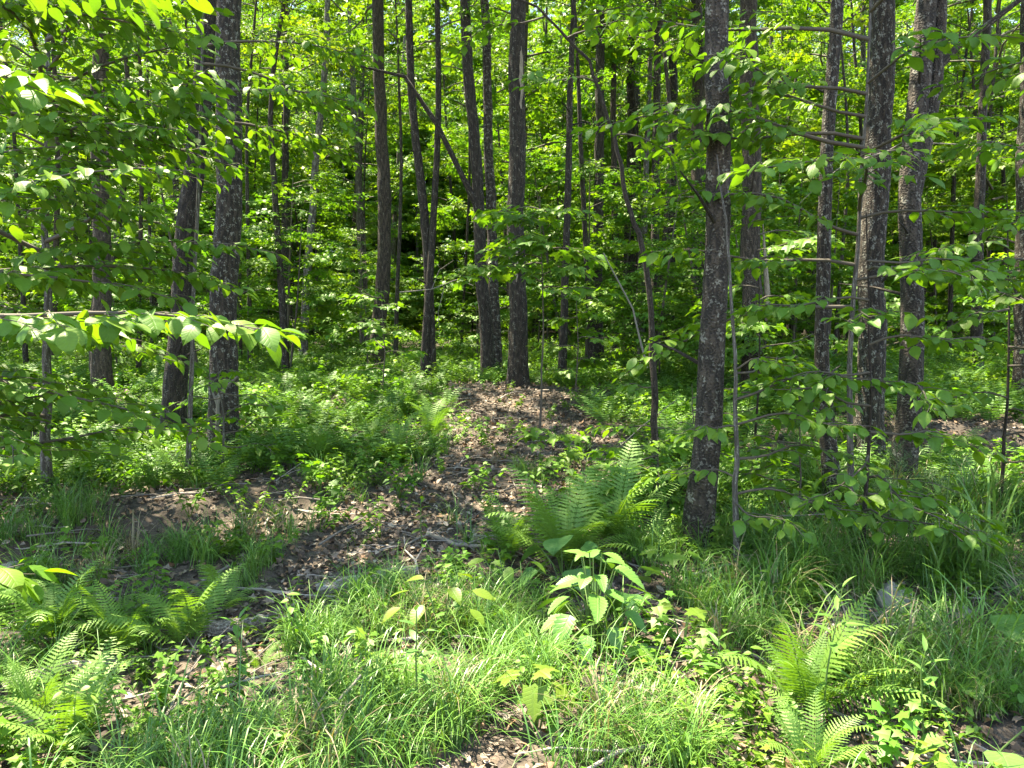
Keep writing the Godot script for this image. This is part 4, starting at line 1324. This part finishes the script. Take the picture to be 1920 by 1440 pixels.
	leafy_stalk("goldenrod", -0.66, 5.36, 0.34, Vector2(0.0, 0.0), 12, 0.1, 0.32, M.leaf[4], "sunlit goldenrod shoot alone on the path", "herb", "goldenrod shoots")
	leafy_stalk("goldenrod", 1.28, 3.0, 0.62, Vector2(0.05, 0.04), 14, 0.13, 0.24, M.broad[2], "tall goldenrod shoot behind the large right fern", "herb", "goldenrod shoots")
	leafy_stalk("goldenrod", -0.38, 2.95, 0.52, Vector2(0.0, 0.05), 12, 0.11, 0.3, M.broad[1], "dusky goldenrod shoot left of the maple seedling", "herb", "goldenrod shoots")
	leafy_stalk("goldenrod", 1.6, 2.85, 0.42, Vector2(-0.02, 0.05), 11, 0.13, 0.26, M.broad[2], "goldenrod shoot near the bottom right corner", "herb", "goldenrod shoots")
	leafy_stalk("goldenrod", 0.9, 3.1, 0.36, Vector2(-0.04, 0.05), 9, 0.12, 0.26, M.broad[0], "short goldenrod shoot left of the large right fern", "herb", "goldenrod shoots")
	leafy_stalk("goldenrod", 2.75, 4.7, 0.75, Vector2(0.05, 0.0), 12, 0.14, 0.16, M.broad[2], "tallest herb stem standing in the reed grass at the right", "herb", "goldenrod shoots")
	# reed grass at the right
	for p in [[2.6, 4.4, 0.8, 6], [3.0, 4.6, 0.95, 7], [2.9, 3.9, 0.85, 6], [2.45, 5.0, 0.75, 6], [3.25, 5.0, 0.9, 6], [2.55, 3.9, 0.7, 5]]:
		var o := thing("reed_grass", spot(p[0], p[1]), "clump of broad-bladed reed grass at the right", "grass", "clumps of reed grass at the right")
		o.set_meta("label", {2.6: "reed grass clump below the forked tree", 3.0: "tallest reed grass clump at the right edge", 2.9: "reed grass clump just behind the big coltsfoot leaf", 2.45: "reed grass clump nearest the twisted grey tree", 3.25: "reed grass clump furthest right and back", 2.55: "short reed grass clump left of the big coltsfoot leaf"}[p[0]])
		for k in p[3]:
			var g := Geo.new()
			blade(g, Vector3(rng.randfn(0, 0.05), 0, rng.randfn(0, 0.05)), rng.randf() * TAU, p[2] * rng.randf_range(0.6, 1.1), rng.randf_range(0.006, 0.011), rng.randf_range(1.3, 1.52), rng.randf_range(0.7, 2.0), 9)
			part("blade", g.mesh(M.blade[k % 2]), o)
	# white pine seedlings with long needles
	for p in [[3.12, 6.0, 0.55, "pine seedling with long blue-green needles before the stout straight tree"], [3.3, 5.8, 0.4, "smaller pine seedling at the foot of the forked tree"], [2.85, 5.6, 0.35, "low pine seedling left of the taller one"]]:
		var o := thing("pine_seedling", spot(p[0], p[1]), p[3], "seedling", "pine seedlings before the stout trees")
		var sg := Geo.new()
		tube(sg, [Vector3.ZERO, Vector3(0.01, p[2] * 0.5, 0), Vector3(0, p[2], 0)], [0.008, 0.006, 0.003], 6, 1, 1)
		part("stem", sg.mesh(M.twig), o)
		for k in 12:
			var g := Geo.new()
			var az := k * 2.4
			var h: float = p[2] * lerpf(0.25, 1.0, k / 11.0)
			var tip := Vector3(0, h, 0) + around(az, 0.5) * 0.25 * (1.2 - k / 11.0)
			tube(g, [Vector3(0, h * 0.95, 0), tip], [0.004, 0.002], 4, 1, 1)
			for q in 55:
				var from := Vector3(0, h * 0.95, 0).lerp(tip, rng.randf_range(0.45, 1.0))
				blade(g, from, rng.randf() * TAU, rng.randf_range(0.07, 0.12), 0.0011, rng.randf_range(-0.3, 1.4), rng.randf_range(0.2, 0.9), 2)
			part("needle_tuft", g.mesh(M.needle), o)
	# wood on the ground
	stick("fallen_stick", [spot(-1.05, 2.85, 0.03), spot(-0.86, 2.88, 0.09), spot(-0.7, 2.95, 0.13), spot(-0.62, 3.02, 0.2)], 0.011, 0.006, M.grey_twig, "grey bent stick lying in the grass at the bottom", "stick", [])
	stick("fallen_log", [spot(-1.2, 4.52, 0.04), spot(-1.0, 4.62, 0.06), spot(-0.62, 4.78, 0.05)], 0.05, 0.035, M.log, "pale weathered log lying at the start of the path", "log", [])
	stick("fallen_log", [spot(-1.75, 4.0, 0.03), spot(-1.5, 4.1, 0.04), spot(-1.38, 4.12, 0.04)], 0.05, 0.045, M.log, "short dark log behind the sunlit left ferns", "log", [])
	stick("fallen_stick", [spot(-0.62, 5.55, 0.03), spot(-0.4, 5.3, 0.05), spot(-0.15, 5.15, 0.04)], 0.02, 0.012, M.grey_twig, "straight pale stick across the path by the goldenrod shoot", "stick", [])
	stick("fallen_log", [spot(-2.3, 3.3, 0.03), spot(-2.12, 3.5, 0.05), spot(-1.95, 3.62, 0.03)], 0.04, 0.03, M.log, "grey broken branch half buried under the left ferns", "log", [])
	stick("fallen_log", [spot(1.85, 3.35, 0.03), spot(2.15, 3.42, 0.05), spot(2.6, 3.5, 0.04)], 0.045, 0.04, M.log, "weathered log in the grass at the lower right", "log", [])
	var f0 := spot(-3.05, 7.6, 0.0)
	stick("forked_stick", [f0, f0 + Vector3(0.03, 0.3, 0.0), f0 + Vector3(0.04, 0.62, 0.02), f0 + Vector3(0.12, 0.78, 0.05), f0 + Vector3(0.28, 0.9, 0.08)], 0.02, 0.012, M.grey_twig, "pale broken stick standing at the foot of the lichen-spotted tree", "stick", [[f0 + Vector3(0.04, 0.6, 0.02), f0 + Vector3(0.0, 0.72, 0.03), f0 + Vector3(-0.02, 0.78, 0.03)]])
	var f1 := spot(1.75, 8.9, 0.0)
	stick("leaning_stick", [spot(0.95, 7.9, 0.0), spot(1.4, 8.0, 0.35), spot(1.8, 8.1, 0.62)], 0.008, 0.004, M.grey_twig, "thin bare stick leaning up beside the path", "stick", [])
	var f2 := spot(-1.75, 11.6, 1.6)
	stick("dead_branch", [f2, f2 + Vector3(0.5, 0.05, 0.0), f2 + Vector3(0.9, 0.2, 0.05), f2 + Vector3(1.15, 0.1, 0.05)], 0.01, 0.004, M.grey_twig, "bare pale dead branch hanging left of the limbed tree", "branch", [[f2 + Vector3(0.5, 0.05, 0.0), f2 + Vector3(0.62, 0.35, 0.0), f2 + Vector3(0.85, 0.5, 0.0)], [f2 + Vector3(0.7, 0.1, 0.0), f2 + Vector3(0.6, -0.3, 0.0), f2 + Vector3(0.62, -0.7, 0.0)]])
	var f3 := spot(1.55, 5.15, 0.2)
	stick("dead_branch", [f3, f3 + Vector3(0.3, 0.1, 0.1), f3 + Vector3(0.75, 0.14, 0.2)], 0.008, 0.003, M.grey_twig, "thin bare branch poking out beside the pale pole sapling", "branch", [])
	var f4 := spot(1.4, 8.9, 2.9)
	stick("leaning_stick", [spot(1.62, 8.9, 0.9), spot(1.45, 8.95, 1.6), spot(1.1, 9.0, 2.3)], 0.013, 0.008, M.grey_twig, "pale dead stem leaning left against the arching sapling", "stick", [])
	var f5 := spot(3.05, 6.9, 2.95)
	stick("dead_branch", [f5, f5 + Vector3(0.35, 0.1, 0.1), f5 + Vector3(0.75, 0.16, 0.15), f5 + Vector3(1.2, 0.12, 0.2)], 0.009, 0.004, M.grey_twig, "bare pale branch crossing in front of the stout straight tree", "branch", [[f5 + Vector3(0.35, 0.1, 0.1), f5 + Vector3(0.6, 0.25, 0.12), f5 + Vector3(0.85, 0.33, 0.15)], [f5, f5 + Vector3(-0.2, -0.15, 0.0), f5 + Vector3(-0.4, -0.35, 0.0)]])
	rock(2.24, 4.3, Vector3(0.12, 0.11, 0.1), 0.6, "pale angular rock deep in the right-hand grass")
	rock(1.78, 3.75, Vector3(0.13, 0.11, 0.1), 1.4, "pale low rock behind the large right fern")
	rock(-3.25, 4.8, Vector3(0.09, 0.08, 0.08), 2.2, "tan rock at the left edge above the fern clump")
	rock(2.55, 4.15, Vector3(0.06, 0.05, 0.06), 0.2, "small rock in the reed grass at the right")
